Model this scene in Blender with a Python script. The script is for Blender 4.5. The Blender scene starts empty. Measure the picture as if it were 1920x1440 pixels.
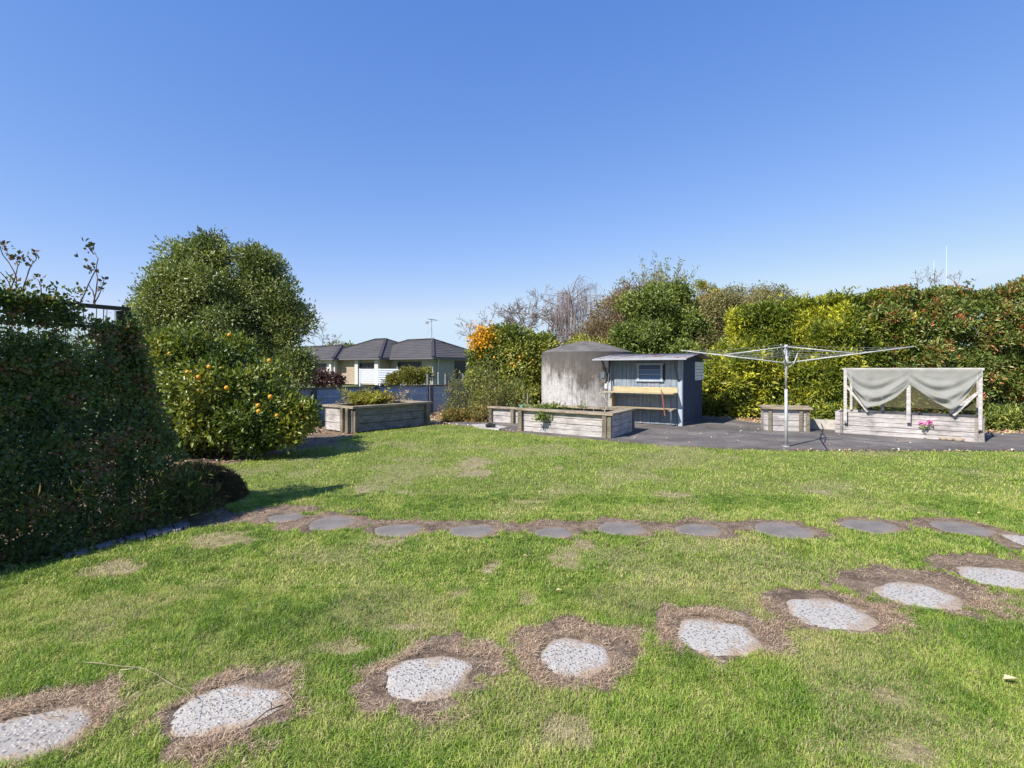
import bpy, math, random
import numpy as np
from mathutils import Vector
R = math.radians
sc = bpy.context.scene
# ---------------------------------------------------------------- camera, sky, sun, exposure
F = 980.0            # focal length in pixels of a 1920 wide frame
EYE = 1.5; HZ = 690.0
cd = bpy.data.cameras.new('camera'); cam = bpy.data.objects.new('camera', cd)
sc.collection.objects.link(cam); sc.camera = cam
cam.location = (0, 0, EYE); cam.rotation_euler = (R(90), 0, 0)
cd.sensor_width = 36; cd.lens = 36 * F / 1920; cd.shift_y = -(720 - HZ) / 1920
cd.clip_start = 0.05; cd.clip_end = 3000
SUN_EL = 43.0; SDX, SDY = -0.76, -0.65          # horizontal direction towards the sun
SUN_ROT = math.atan2(SDX, SDY)
w = bpy.data.worlds.new('World'); sc.world = w; w.use_nodes = True
wn = w.node_tree.nodes; wl = w.node_tree.links
sky = wn.new('ShaderNodeTexSky'); sky.sky_type = 'NISHITA'; sky.sun_disc = False
sky.sun_elevation = R(SUN_EL); sky.sun_rotation = SUN_ROT
sky.altitude = 50; sky.air_density = 1.0; sky.dust_density = 0.0; sky.ozone_density = 4.0
tint = wn.new('ShaderNodeMix'); tint.data_type = 'RGBA'; tint.blend_type = 'MULTIPLY'; tint.inputs[0].default_value = 1; tint.inputs[7].default_value = (.80, .88, 1.16, 1)
wl.new(sky.outputs[0], tint.inputs[6]); ssp = wn.new('ShaderNodeSeparateColor'); sco = wn.new('ShaderNodeCombineColor'); wl.new(tint.outputs[2], ssp.inputs[0])
for ch, (ex, co) in enumerate(((1.10, .99), (.80, 1.11), (.46, 2.06))):      # gentler blue and green rise towards the horizon
    pw = wn.new('ShaderNodeMath'); pw.operation = 'POWER'; pw.inputs[1].default_value = ex; ml = wn.new('ShaderNodeMath'); ml.operation = 'MULTIPLY'; ml.inputs[1].default_value = co
    wl.new(ssp.outputs[ch], pw.inputs[0]); mn = wn.new('ShaderNodeMath'); mn.operation = 'MINIMUM'; mn.inputs[1].default_value = (3.2, 4.0, 4.9)[ch]
    wl.new(pw.outputs[0], ml.inputs[0]); wl.new(ml.outputs[0], mn.inputs[0]); wl.new(mn.outputs[0], sco.inputs[ch])
wl.new(sco.outputs[0], wn['Background'].inputs[0]); wn['Background'].inputs[1].default_value = 0.115
sd = bpy.data.lights.new('sun', 'SUN'); sd.energy = 4.4; sd.angle = R(0.5); sd.color = (1.0, 0.94, 0.84)
sun = bpy.data.objects.new('sun', sd); sc.collection.objects.link(sun)
sv = Vector((SDX, SDY, 0)).normalized() * math.cos(R(SUN_EL)); sv.z = math.sin(R(SUN_EL))
sun.rotation_euler = sv.to_track_quat('Z', 'Y').to_euler(); sun.location = (-20, -20, 30)
sc.view_settings.view_transform = 'Standard'; sc.view_settings.look = 'None'
sc.view_settings.exposure = 0.8; sc.view_settings.gamma = 1
sc.cycles.max_bounces = 6; sc.cycles.transparent_max_bounces = 12
# ---------------------------------------------------------------- helpers
rng = np.random.default_rng(7); random.seed(7)
def G(px, py): Y = EYE * F / (py - HZ); return np.array([(px - 960) / F * Y, Y, 0.0])
def P(px, py, Y): return np.array([(px - 960) / F * Y, Y, EYE - (py - HZ) / F * Y])
_T = rng.random(4096)
def vn(p, seed=0):
    p = np.asarray(p, float); i = np.floor(p).astype(np.int64); f = p - i; f = f * f * (3 - 2 * f)
    def h(x, y, z): return _T[(x * 73 + y * 1153 + z * 2411 + seed * 311 + (x * y) * 7 + (y * z) * 13) % 4096]
    x, y, z = i[:, 0], i[:, 1], i[:, 2]; fx, fy, fz = f[:, 0], f[:, 1], f[:, 2]; r = 0
    for a in (0, 1):
        for b in (0, 1):
            for c in (0, 1):
                r = r + h(x + a, y + b, z + c) * (fx if a else 1 - fx) * (fy if b else 1 - fy) * (fz if c else 1 - fz)
    return r
def fbm(p, seed=0, o=3):
    p = np.asarray(p, float); r = 0; a = .5; t = 0
    for k in range(o): r = r + a * vn(p * 2 ** k, seed + k); t += a; a *= .5
    return r / t
def inpoly(x, y, poly):
    c = np.zeros(len(x), bool); n = len(poly)
    for i in range(n):
        x0, y0 = poly[i][:2]; x1, y1 = poly[(i + 1) % n][:2]
        if y0 == y1: continue
        m = ((y0 > y) != (y1 > y)) & (x < (x1 - x0) * (y - y0) / (y1 - y0) + x0); c ^= m
    return c
def tag(o, label=None, cat=None, group=None, kind=None):
    if label: o['label'] = label
    if cat: o['category'] = cat
    if group: o['group'] = group
    if kind: o['kind'] = kind
    return o
def thing(name, label, cat, loc, group=None):
    o = bpy.data.objects.new(name, None); sc.collection.objects.link(o); o.location = tuple(float(q) for q in loc)
    o.empty_display_size = .2
    return tag(o, label, cat, group)
def rootloc(o):
    while o.parent: o = o.parent
    return np.array(o.location)
def link_np(name, V, faces, mat, parent=None, attrs=None, smooth=False, origin=None):
    """faces: list of (M,k) int arrays"""
    V = np.asarray(V, float)
    if parent is not None: org = rootloc(parent)
    elif origin is not None: org = np.array(origin, float)
    else: org = np.array([V[:, 0].mean(), V[:, 1].mean(), V[:, 2].min()])
    me = bpy.data.meshes.new(name); V = V - org
    me.vertices.add(len(V)); me.vertices.foreach_set('co', V.astype(np.float32).ravel())
    nl = sum(f.size for f in faces); nf = sum(len(f) for f in faces)
    me.loops.add(nl); me.polygons.add(nf)
    me.loops.foreach_set('vertex_index', np.concatenate([f.ravel() for f in faces]).astype(np.int32))
    ls = []; s = 0
    for f in faces: ls.append(s + np.arange(len(f)) * f.shape[1]); s += f.size
    me.polygons.foreach_set('loop_start', np.concatenate(ls).astype(np.int32))
    if attrs:
        for k, v in attrs.items():
            a = me.attributes.new(k, 'FLOAT', 'POINT'); a.data.foreach_set('value', np.asarray(v, np.float32))
    me.update(calc_edges=True); me.validate()
    if smooth: me.polygons.foreach_set('use_smooth', np.ones(nf, bool))
    me.materials.append(mat)
    o = bpy.data.objects.new(name, me); sc.collection.objects.link(o)
    if parent is not None: o.parent = parent
    else: o.location = tuple(float(q) for q in org)
    return o
class Fr:   # a horizontal frame: a along u, b along v, z up
    def __init__(s, o, u): s.o = np.array([o[0], o[1], 0.]); u = np.array(u, float); u /= np.linalg.norm(u); s.u = np.array([u[0], u[1], 0]); s.v = None
    def setv(s, v): v = np.array(v, float); v /= np.linalg.norm(v); s.v = np.array([v[0], v[1], 0]); return s
    def p(s, a, b, z): return s.o + s.u * a + s.v * b + np.array([0, 0, z])
class MB:
    def __init__(s): s.v = []; s.f = []
    def add(s, vs, fs): n = len(s.v); s.v += [tuple(float(q) for q in x) for x in vs]; s.f += [tuple(i + n for i in q) for q in fs]; return s
    def box8(s, p): return s.add(p, [(0, 3, 2, 1), (4, 5, 6, 7), (0, 1, 5, 4), (1, 2, 6, 5), (2, 3, 7, 6), (3, 0, 4, 7)])
    def fbox(s, fr, a0, a1, b0, b1, z0, z1, j=0):
        q = lambda: random.uniform(-j, j)
        return s.box8([fr.p(a + q(), b + q(), z + q()) for z in (z0, z1) for a, b in ((a0, b0), (a1, b0), (a1, b1), (a0, b1))])
    def bar(s, p0, p1, wd, th=None, up=(0, 0, 1)):
        p0 = np.array(p0, float); p1 = np.array(p1, float); th = th or wd; d = p1 - p0; d /= np.linalg.norm(d)
        upv = np.array(up, float)
        if abs(d @ upv) > .95: upv = np.array([1., 0, 0])
        x = np.cross(d, upv); x /= np.linalg.norm(x); y = np.cross(x, d)
        return s.box8([c + x * a * wd / 2 + y * b * th / 2 for c in (p0, p1) for a, b in ((-1, -1), (1, -1), (1, 1), (-1, 1))])
    def tube(s, pts, r, n=8, r1=None, cap=True):
        pts = [np.array(p, float) for p in pts]; m = len(pts); vs = []; px = None
        for i, p in enumerate(pts):
            d = pts[min(i + 1, m - 1)] - pts[max(i - 1, 0)]; d /= (np.linalg.norm(d) + 1e-9)
            if px is None: px = np.cross(d, [0, 0, 1.] if abs(d[2]) < .9 else [1., 0, 0])
            x = px - d * (px @ d); x /= (np.linalg.norm(x) + 1e-9); px = x; y = np.cross(d, x)
            rr = r if r1 is None else r + (r1 - r) * i / (m - 1)
            vs += [p + (x * math.cos(2 * math.pi * k / n) + y * math.sin(2 * math.pi * k / n)) * rr for k in range(n)]
        fs = [(i * n + k, i * n + (k + 1) % n, (i + 1) * n + (k + 1) % n, (i + 1) * n + k) for i in range(m - 1) for k in range(n)]
        if cap: fs += [tuple(range(n - 1, -1, -1)), tuple((m - 1) * n + k for k in range(n))]
        return s.add(vs, fs)
    def lathe(s, c, prof, n=48):
        c = np.array(c, float); vs = []; m = len(prof)
        for r, z in prof: vs += [c + np.array([r * math.cos(2 * math.pi * k / n), r * math.sin(2 * math.pi * k / n), z]) for k in range(n)]
        fs = [(i * n + k, i * n + (k + 1) % n, (i + 1) * n + (k + 1) % n, (i + 1) * n + k) for i in range(m - 1) for k in range(n)]
        return s.add(vs, fs)
    def ball(s, c, r, n=10, sq=1.0):
        prof = [(max(r * math.sin(math.pi * i / 7), 1e-4), -r * sq * math.cos(math.pi * i / 7)) for i in range(8)]
        return s.lathe(c, prof, n)
    def build(s, name, mat, parent=None, smooth=False, origin=None):
        V = np.array(s.v); org = rootloc(parent) if parent is not None else (np.array(origin) if origin is not None else np.array([V[:, 0].mean(), V[:, 1].mean(), V[:, 2].min()]))
        me = bpy.data.meshes.new(name); me.from_pydata([tuple(x) for x in (V - org)], [], s.f); me.update()
        if smooth: me.polygons.foreach_set('use_smooth', np.ones(len(me.polygons), bool))
        me.materials.append(mat); o = bpy.data.objects.new(name, me); sc.collection.objects.link(o)
        if parent is not None: o.parent = parent
        else: o.location = tuple(org)
        return o
# ---------------------------------------------------------------- materials
class NT:
    def __init__(s, name):
        s.m = bpy.data.materials.new(name); s.m.use_nodes = True; s.n = s.m.node_tree.nodes; s.l = s.m.node_tree.links
        s.b = s.n['Principled BSDF']; s.out = s.n['Material Output']
    def N(s, t, **k):
        x = s.n.new(t)
        for a, v in k.items(): setattr(x, a, v)
        return x
    def set(s, sock, v):
        if hasattr(v, 'is_linked') or isinstance(v, bpy.types.NodeSocket): s.l.new(v, sock)
        elif isinstance(v, (tuple, list)) and len(v) == 3 and sock.type == 'RGBA': sock.default_value = (*v, 1)
        else: sock.default_value = v
    def coord(s, scale=(1, 1, 1), kind='Object'):
        c = s.N('ShaderNodeTexCoord'); m = s.N('ShaderNodeMapping'); s.l.new(c.outputs[kind], m.inputs[0]); m.inputs['Scale'].default_value = scale; return m.outputs[0]
    def wpos(s, scale=(1, 1, 1), rot=(0, 0, 0)):
        c = s.N('ShaderNodeNewGeometry'); m = s.N('ShaderNodeMapping'); s.l.new(c.outputs['Position'], m.inputs[0]); m.inputs['Scale'].default_value = scale; m.inputs['Rotation'].default_value = rot; return m.outputs[0]
    def noise(s, vec, scale, detail=4, rough=.55, col=False):
        x = s.N('ShaderNodeTexNoise'); s.l.new(vec, x.inputs['Vector']); x.inputs['Scale'].default_value = scale; x.inputs['Detail'].default_value = detail; x.inputs['Roughness'].default_value = rough
        return x.outputs['Color' if col else 'Fac']
    def vor(s, vec, scale, out='Distance', feat='F1'):
        x = s.N('ShaderNodeTexVoronoi', feature=feat); s.l.new(vec, x.inputs['Vector']); x.inputs['Scale'].default_value = scale; return x.outputs[out]
    def ramp(s, fac, stops, interp='LINEAR'):
        x = s.N('ShaderNodeValToRGB'); s.set(x.inputs[0], fac); e = x.color_ramp.elements; x.color_ramp.interpolation = interp
        while len(e) < len(stops): e.new(.5)
        for q, (p, c) in zip(e, stops): q.position = p; q.color = (*c, 1) if isinstance(c, (tuple, list)) else (c, c, c, 1)
        return x.outputs[0]
    def mix(s, f, a, b, mode='MIX'):
        x = s.N('ShaderNodeMix', data_type='RGBA', blend_type=mode); s.set(x.inputs[0], f); s.set(x.inputs[6], a); s.set(x.inputs[7], b); return x.outputs[2]
    def math(s, op, a, b=0.0):
        x = s.N('ShaderNodeMath', operation=op); s.set(x.inputs[0], a); s.set(x.inputs[1], b); return x.outputs[0]
    def attr(s, name): return s.N('ShaderNodeAttribute', attribute_name=name).outputs['Fac']
    def bump(s, h, strength=.3, dist=.01):
        x = s.N('ShaderNodeBump'); s.l.new(h, x.inputs['Height']); x.inputs['Strength'].default_value = strength; x.inputs['Distance'].default_value = dist; s.l.new(x.outputs[0], s.b.inputs['Normal'])
    def fin(s, col, rough=.8, metal=0., spec=.3):
        s.set(s.b.inputs['Base Color'], col); s.set(s.b.inputs['Roughness'], rough); s.b.inputs['Metallic'].default_value = metal; s.b.inputs['Specular IOR Level'].default_value = spec; return s.m
def plain(name, col, rough=.7, metal=0., var=.15, scale=6, spec=.3):
    t = NT(name); n = t.noise(t.coord(), scale, 5)
    c = t.ramp(n, [(.3, tuple(q * (1 - var) for q in col)), (.7, tuple(min(1, q * (1 + var)) for q in col))]); t.bump(n, .15, .005)
    return t.fin(c, rough, metal, spec)
LG = 2.6
def leaf_mat(name, stops, trans=.3, rough=.45, spec=.35):
    stops = [(p, tuple(min(q * LG * k, .75) for q, k in zip(c, (1.18, 1.0, .9)))) for p, c in stops]
    t = NT(name); c = t.ramp(t.attr('tone'), stops); t.fin(c, rough, 0, spec)
    tr = t.N('ShaderNodeBsdfTranslucent'); c2 = t.mix(1.0, c, (1.0, 1.15, .45), 'MULTIPLY'); t.l.new(c2, tr.inputs[0])
    mx = t.N('ShaderNodeMixShader'); mx.inputs[0].default_value = trans; t.l.new(t.b.outputs[0], mx.inputs[1]); t.l.new(tr.outputs[0], mx.inputs[2]); t.l.new(mx.outputs[0], t.out.inputs[0])
    return t.m
def timber(name, lo, mid, hi, rotz=0., stain=(.05, .04, .03), scale=1., stainamt=.45):
    """weathered sawn timber, grain along the frame's a axis"""
    t = NT(name); v = t.wpos(rot=(0, 0, -rotz)); m = t.N('ShaderNodeMapping'); t.l.new(v, m.inputs[0]); m.inputs['Scale'].default_value = (1.2 * scale, 9 * scale, 14 * scale)
    g = t.noise(m.outputs[0], 2.6, 8, .68); b = t.noise(t.wpos(), 3.2, 4)
    fine = t.N('ShaderNodeMapping'); t.l.new(v, fine.inputs[0]); fine.inputs['Scale'].default_value = (3, 40, 60); gf = t.noise(fine.outputs[0], 3, 5)
    c = t.ramp(g, [(.28, lo), (.5, mid), (.7, hi)]); c = t.mix(t.ramp(b, [(.5, 0.), (.68, stainamt)]), c, stain)
    kn = t.vor(t.wpos((1, 1, 1)), 2.3); c = t.mix(t.ramp(kn, [(.03, .6), (.12, 0.)]), c, stain)
    c = t.mix(t.ramp(gf, [(.35, .28), (.6, 0.)]), c, stain); t.bump(t.math('ADD', g, gf), .5, .01); return t.fin(c, .88, 0, .2)
def galv():
    t = NT('galvanised_steel'); n = t.noise(t.coord(), 14, 4); return t.fin(t.ramp(n, [(.3, (.36, .36, .355)), (.7, (.54, .54, .53))]), .6, .3, .4)
M_galv = galv()
M_bark = plain('bark', (.16, .13, .10), .95, var=.4, scale=9)
M_barkpale = plain('pale_bark', (.34, .28, .25), .95, var=.3, scale=9)
M_glass = NT('dark_glass').fin((.012, .014, .018), .25, 0, .35)
def concrete_tank():
    t = NT('weathered_concrete'); o = t.coord()
    m = t.N('ShaderNodeMapping'); t.l.new(o, m.inputs[0]); m.inputs['Scale'].default_value = (2.2, 2.2, .9); st = t.noise(m.outputs[0], 3.0, 8, .72)
    m2 = t.N('ShaderNodeMapping'); t.l.new(o, m2.inputs[0]); m2.inputs['Scale'].default_value = (14, 14, .8); st2 = t.noise(m2.outputs[0], 2.0, 6, .7)
    big = t.noise(o, .85, 3, .6); med = t.noise(o, 4.5, 5, .65)
    sep = t.N('ShaderNodeSeparateXYZ'); t.l.new(o, sep.inputs[0])
    hz = t.math('MULTIPLY', sep.outputs[2], -.26); lime = t.math('ADD', t.math('ADD', t.math('MULTIPLY', st, .5), t.math('MULTIPLY', big, .55)), hz)
    xx = t.math('MULTIPLY', sep.outputs[0], -.13); lime = t.math('ADD', lime, xx); lime = t.math('ADD', lime, t.math('MULTIPLY', med, .25))
    base = t.ramp(st, [(.25, (.075, .066, .058)), (.5, (.14, .124, .112)), (.75, (.23, .208, .19))])
    c = t.mix(t.ramp(lime, [(.37, 0.), (.55, 1.)]), base, (.50, .48, .47))
    c = t.mix(t.ramp(st2, [(.34, .6), (.50, 0.)]), c, (.10, .09, .085)); md2 = t.noise(o, 9, 6, .7); c = t.mix(t.ramp(md2, [(.50, 0.), (.66, .55)]), c, (.13, .115, .10))
    top = t.ramp(t.math('ADD', sep.outputs[2], t.math('MULTIPLY', st, .7)), [(0.0, 0.), (1, 1.)])
    tp = t.math('ADD', t.math('MULTIPLY', sep.outputs[2], .6), t.math('MULTIPLY', st, .5)); c = t.mix(t.ramp(tp, [(.98, 0.), (1.0, .0)]), c, (.1, .09, .08))
    tm = t.N('ShaderNodeMapRange'); t.l.new(tp, tm.inputs[0]); tm.inputs[1].default_value = 1.12; tm.inputs[2].default_value = 1.48
    c = t.mix(t.math('MULTIPLY', tm.outputs[0], .65), c, (.085, .078, .078))
    t.bump(t.math('ADD', st2, med), .5, .02); return t.fin(c, .95, 0, .1)
def asphalt():
    t = NT('old_asphalt'); v = t.wpos(); a = t.noise(v, .9, 5, .6); b = t.noise(v, 6, 4); g = t.noise(v, 90, 2)
    c = t.ramp(a, [(.3, (.09, .08, .075)), (.5, (.15, .135, .127)), (.68, (.25, .225, .205))]); c = t.mix(t.ramp(b, [(.58, 0.), (.7, .5)]), c, (.30, .265, .23))
    c = t.mix(t.ramp(g, [(.35, .45), (.6, 0.)]), c, (.06, .058, .06)); cr = t.vor(v, .8, feat='DISTANCE_TO_EDGE'); c = t.mix(t.ramp(cr, [(.0, .5), (.012, 0.)]), c, (.06, .06, .05))
    t.bump(t.math('ADD', g, b), .4, .01); return t.fin(c, .93, 0, .15)
def lawn_mat():
    t = NT('lawn_ground'); v = t.wpos(); bare = t.attr('bare'); n1 = t.noise(v, 1.1, 4); n2 = t.noise(v, 14, 5, .7); n3 = t.noise(v, 70, 3, .7)
    gr = t.ramp(n2, [(.3, (.10, .15, .025)), (.5, (.19, .23, .05)), (.72, (.30, .29, .10))]); gr = t.mix(t.ramp(n1, [(.4, 0.), (.65, .5)]), gr, (.20, .20, .075))
    so = t.ramp(n2, [(.28, (.13, .092, .068)), (.5, (.27, .20, .145)), (.72, (.42, .33, .24))]); so = t.mix(t.ramp(t.noise(v, 3.6, 4, .6), [(.48, 0.), (.62, .65)]), so, (.09, .064, .048)); so = t.mix(t.ramp(n3, [(.4, .35), (.6, 0.)]), so, (.07, .05, .035))
    e = t.math('ADD', bare, t.math('MULTIPLY', t.math('SUBTRACT', n2, .5), .5))
    gr = t.mix(t.attr('dry'), gr, t.ramp(n2, [(.3, (.22, .17, .10)), (.7, (.46, .38, .24))])); c = t.mix(t.ramp(e, [(.38, 0.), (.55, 1.)]), gr, so); t.bump(t.math('ADD', n2, t.math('MULTIPLY', n3, .6)), .9, .03); return t.fin(c, .95, 0, .1)
def grass_mat():
    t = NT('grass_blades'); v = t.wpos(); tone = t.attr('tone'); dry = t.attr('dry'); n = t.noise(v, 1.6, 4)
    c = t.ramp(tone, [(0, (.09, .19, .02)), (.45, (.215, .35, .04)), (.8, (.36, .46, .08)), (1, (.54, .54, .18))])
    c = t.mix(t.ramp(n, [(.42, 0.), (.7, .25)]), c, (.34, .35, .09)); c = t.mix(dry, c, (.44, .38, .20)); t.fin(c, .55, 0, .25)
    tr = t.N('ShaderNodeBsdfTranslucent'); t.l.new(c, tr.inputs[0]); mx = t.N('ShaderNodeMixShader'); mx.inputs[0].default_value = .3
    t.l.new(t.b.outputs[0], mx.inputs[1]); t.l.new(tr.outputs[0], mx.inputs[2]); t.l.new(mx.outputs[0], t.out.inputs[0]); return t.m
def pebble_mat(name, grout, light, dark, scale, dirt):
    t = NT(name); o = t.coord(); wv_ = t.N('ShaderNodeVectorMath', operation='ADD'); t.l.new(o, wv_.inputs[0]); nz = t.N('ShaderNodeVectorMath', operation='SCALE'); t.l.new(t.noise(o, 30, 2, .5, True), nz.inputs[0]); nz.inputs['Scale'].default_value = .02; t.l.new(nz.outputs[0], wv_.inputs[1]); cell = t.vor(wv_.outputs[0], scale, 'Color'); d = t.vor(wv_.outputs[0], scale, 'Distance'); sep = t.N('ShaderNodeSeparateColor'); t.l.new(cell, sep.inputs[0])
    peb = t.ramp(sep.outputs[0], [(.0, dark), (.34, dark), (.5, light), (1., light)]); rad = t.math('ADD', .28, t.math('MULTIPLY', sep.outputs[1], .25))
    ing = t.math('LESS_THAN', d, rad); c = t.mix(ing, grout, peb); n = t.noise(o, 4.5, 5, .65); n2 = t.noise(o, 40, 3)
    c = t.mix(t.ramp(n2, [(.5, 0.), (.75, .35)]), c, grout); c = t.mix(t.ramp(t.noise(o, 9, 5, .7), [(.56, 0.), (.66, .7)]), c, dirt)
    e = t.attr('edge'); ee = t.math('ADD', e, t.math('MULTIPLY', t.math('SUBTRACT', n, .5), 1.5)); c = t.mix(t.ramp(ee, [(.62, 0.), (.85, 1.)]), c, dirt)
    hh = t.math('SUBTRACT', 1.0, t.math('MINIMUM', d, .5)); t.bump(hh, .7, .012); return t.fin(c, .85, 0, .25)
def slab_mat():
    t = NT('grey_slab'); o = t.coord(); n = t.noise(o, 5, 5, .65); n2 = t.noise(o, 60, 3); c = t.ramp(n, [(.3, (.15, .133, .12)), (.7, (.25, .225, .20))]); c = t.mix(t.ramp(n2, [(.4, .4), (.6, 0.)]), c, (.11, .1, .1))
    e = t.attr('edge'); ee = t.math('ADD', e, t.math('MULTIPLY', t.math('SUBTRACT', n, .5), 1.1)); c = t.mix(t.ramp(ee, [(.68, 0.), (.88, 1.)]), c, (.25, .18, .13)); t.bump(n2, .4, .004); return t.fin(c, .9, 0, .2)
def netting_mat():
    t = NT('shade_netting'); o = t.coord(); n = t.noise(o, 3, 4); c = t.ramp(n, [(.3, (.34, .34, .32)), (.7, (.42, .42, .40))]); t.fin(c, .8, 0, .1)
    tl = t.N('ShaderNodeBsdfTranslucent'); t.l.new(c, tl.inputs[0]); m1 = t.N('ShaderNodeMixShader'); m1.inputs[0].default_value = .3; t.l.new(t.b.outputs[0], m1.inputs[1]); t.l.new(tl.outputs[0], m1.inputs[2])
    tp = t.N('ShaderNodeBsdfTransparent'); m2 = t.N('ShaderNodeMixShader'); wv = t.vor(t.wpos((1, 1, 1)), 130); t.l.new(t.ramp(wv, [(.0, .42), (.5, .12)]), m2.inputs[0])
    t.l.new(m1.outputs[0], m2.inputs[1]); t.l.new(tp.outputs[0], m2.inputs[2]); t.l.new(m2.outputs[0], t.out.inputs[0]); return t.m
def backnet_mat():
    t = NT('old_back_netting'); t.fin((.13, .12, .07), .9, 0, .1); tp = t.N('ShaderNodeBsdfTransparent'); m2 = t.N('ShaderNodeMixShader'); m2.inputs[0].default_value = .5
    t.l.new(t.b.outputs[0], m2.inputs[1]); t.l.new(tp.outputs[0], m2.inputs[2]); t.l.new(m2.outputs[0], t.out.inputs[0]); return t.m
def brick_mat(name, c1, c2, mortar):
    t = NT(name); o = t.coord(); bk = t.N('ShaderNodeTexBrick'); sep = t.N('ShaderNodeSeparateXYZ'); t.l.new(o, sep.inputs[0]); cb = t.N('ShaderNodeCombineXYZ')
    t.l.new(t.math('ADD', sep.outputs[0], sep.outputs[1]), cb.inputs[0]); t.l.new(sep.outputs[2], cb.inputs[1]); t.l.new(cb.outputs[0], bk.inputs[0])
    bk.inputs['Color1'].default_value = (*c1, 1); bk.inputs['Color2'].default_value = (*c2, 1); bk.inputs['Mortar'].default_value = (*mortar, 1); bk.inputs['Scale'].default_value = 1; bk.inputs['Brick Width'].default_value = .4; bk.inputs['Row Height'].default_value = .2; bk.inputs['Mortar Size'].default_value = .015
    return t.fin(bk.outputs[0], .9, 0, .2)
def paint_wood(name, base, wear, amt, rotz=0.):
    t = NT(name); v = t.wpos((8, 8, 1.2)); g = t.noise(v, 3, 7, .7); b = t.noise(t.wpos(), 5, 5, .7); c = t.ramp(g, [(.3, tuple(q * .72 for q in base)), (.7, tuple(q * 1.15 for q in base))])
    c = t.mix(t.ramp(b, [(.5, 0.), (.66, amt)]), c, wear); t.bump(g, .3, .006); return t.fin(c, .8, 0, .2)
def iron_roof():
    t = NT('roof_iron'); v = t.wpos(); b = t.noise(v, 3.2, 5, .7); c = t.ramp(b, [(.35, (.30, .31, .33)), (.52, (.25, .25, .265)), (.6, (.20, .07, .045)), (.75, (.26, .10, .06))]); return t.fin(c, .6, .15, .3)
# ---------------------------------------------------------------- foliage
def leaves(name, C, Nrm, per, size, aspect, spread, mat, parent=None, tone0=None, up=.25, seed=0, jitter=.35, fold=.18, outw=.3, droop=0., origin=None):
    """C cluster centres, Nrm outward directions; 'per' leaves around each, one mesh"""
    r = np.random.default_rng(seed); K = len(C); n = K * per
    c = np.repeat(C, per, 0); nr = np.repeat(Nrm, per, 0)
    rd = r.normal(size=(n, 3)); rd /= np.linalg.norm(rd, axis=1)[:, None]
    d = nr * outw + rd * .85 + np.array([0, 0, up - droop]); d /= np.linalg.norm(d, axis=1)[:, None]
    pos = c + rd * spread * r.random((n, 1)) + d * spread * .5 * r.random((n, 1))
    q = r.normal(size=(n, 3)) * .55 + nr * 1.0 + np.array([0, 0, .45]); side = np.cross(d, q); side /= (np.linalg.norm(side, axis=1)[:, None] + 1e-9); nn = np.cross(side, d)
    L = size * (1 + jitter * r.uniform(-1, 1, (n, 1))); W = L * aspect * .5
    v0 = pos; v2 = pos + d * L - nn * L * .12; mid = pos + d * L * .48 + nn * L * fold * .35
    v1 = mid + side * W; v3 = mid - side * W; v1 = v1 + nn * L * fold * .5; v3 = v3 + nn * L * fold * .5
    V = np.stack([v0, v1, v2, v3], 1).reshape(-1, 3); b = np.arange(n)[:, None] * 4
    Fc = np.concatenate([b + np.array([0, 1, 2]), b + np.array([0, 2, 3])])
    t0 = np.repeat(tone0 if tone0 is not None else r.random(K), per); tone = np.clip(t0 * .65 + r.random(n) * .35, 0, 1)
    return link_np(name, V, [Fc], mat, parent, {'tone': np.repeat(tone, 4)}, origin=origin)
def crown(blobs, K, seed=0, amp=.28, freq=1.6, deep=.35, lump=.22, lf=2.2, zmin=.05, rec=True):
    """cluster centres spread through a union of ellipsoids; uneven outline, hollows"""
    r = np.random.default_rng(seed); B = np.array(blobs, float); area = (B[:, 3] * B[:, 5] + B[:, 4] * B[:, 5] + B[:, 3] * B[:, 4]); area /= area.sum()
    out = []; nr = []; got = 0
    while got < K:
        n = K * 2; bi = r.choice(len(B), n, p=area); d = r.normal(size=(n, 3)); d /= np.linalg.norm(d, axis=1)[:, None]
        c = B[bi, :3]; rad = B[bi, 3:6]
        p0 = c + d * rad; k = 1 + amp * (fbm(p0 * freq + 50, seed) * 2 - 1) * 1.6
        hol = np.clip((.52 - fbm(p0 * lf + 20, seed + 9, 2)) * 4, 0, 1) * lump; dep = np.where(r.random(n) < .65, r.random(n) * .12, r.random(n) ** .8 * deep * 2)
        hol = hol + np.clip((.50 - fbm(p0 * lf * 3.2 + 70, seed + 19, 2)) * 6, 0, 1) * lump * .55
        rr = np.clip(k - hol - dep, .1, 2); p = c + d * rad * rr[:, None]; ok = p[:, 2] > zmin
        if rec and len(B) > 1:
            for j in range(len(B)):
                q = np.linalg.norm((p - B[j, :3]) / B[j, 3:6], axis=1); ok &= ~((q < .45) & (bi != j))
        g = d / rad; g /= np.linalg.norm(g, axis=1)[:, None]
        out.append(p[ok]); nr.append(g[ok]); got += ok.sum()
    return np.concatenate(out)[:K], np.concatenate(nr)[:K]
def limbs(base, tips, r0, r1, bend=.15, n=6, seed=0):
    mb = MB(); rr = random.Random(seed); base = np.array(base, float)
    for t in tips:
        t = np.array(t, float); L = np.linalg.norm(t - base); pts = []
        o = np.array([rr.uniform(-1, 1), rr.uniform(-1, 1), 0]) * bend * L
        for i in range(n + 1):
            s = i / n; pts.append(base + (t - base) * np.array([s ** 1.3, s ** 1.3, s ** .85]) + o * math.sin(math.pi * s) + np.array([rr.uniform(-1, 1), rr.uniform(-1, 1), 0]) * .02 * L * (0 < i < n))
        mb.tube(pts, r0, 7, r1)
    return mb
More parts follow.
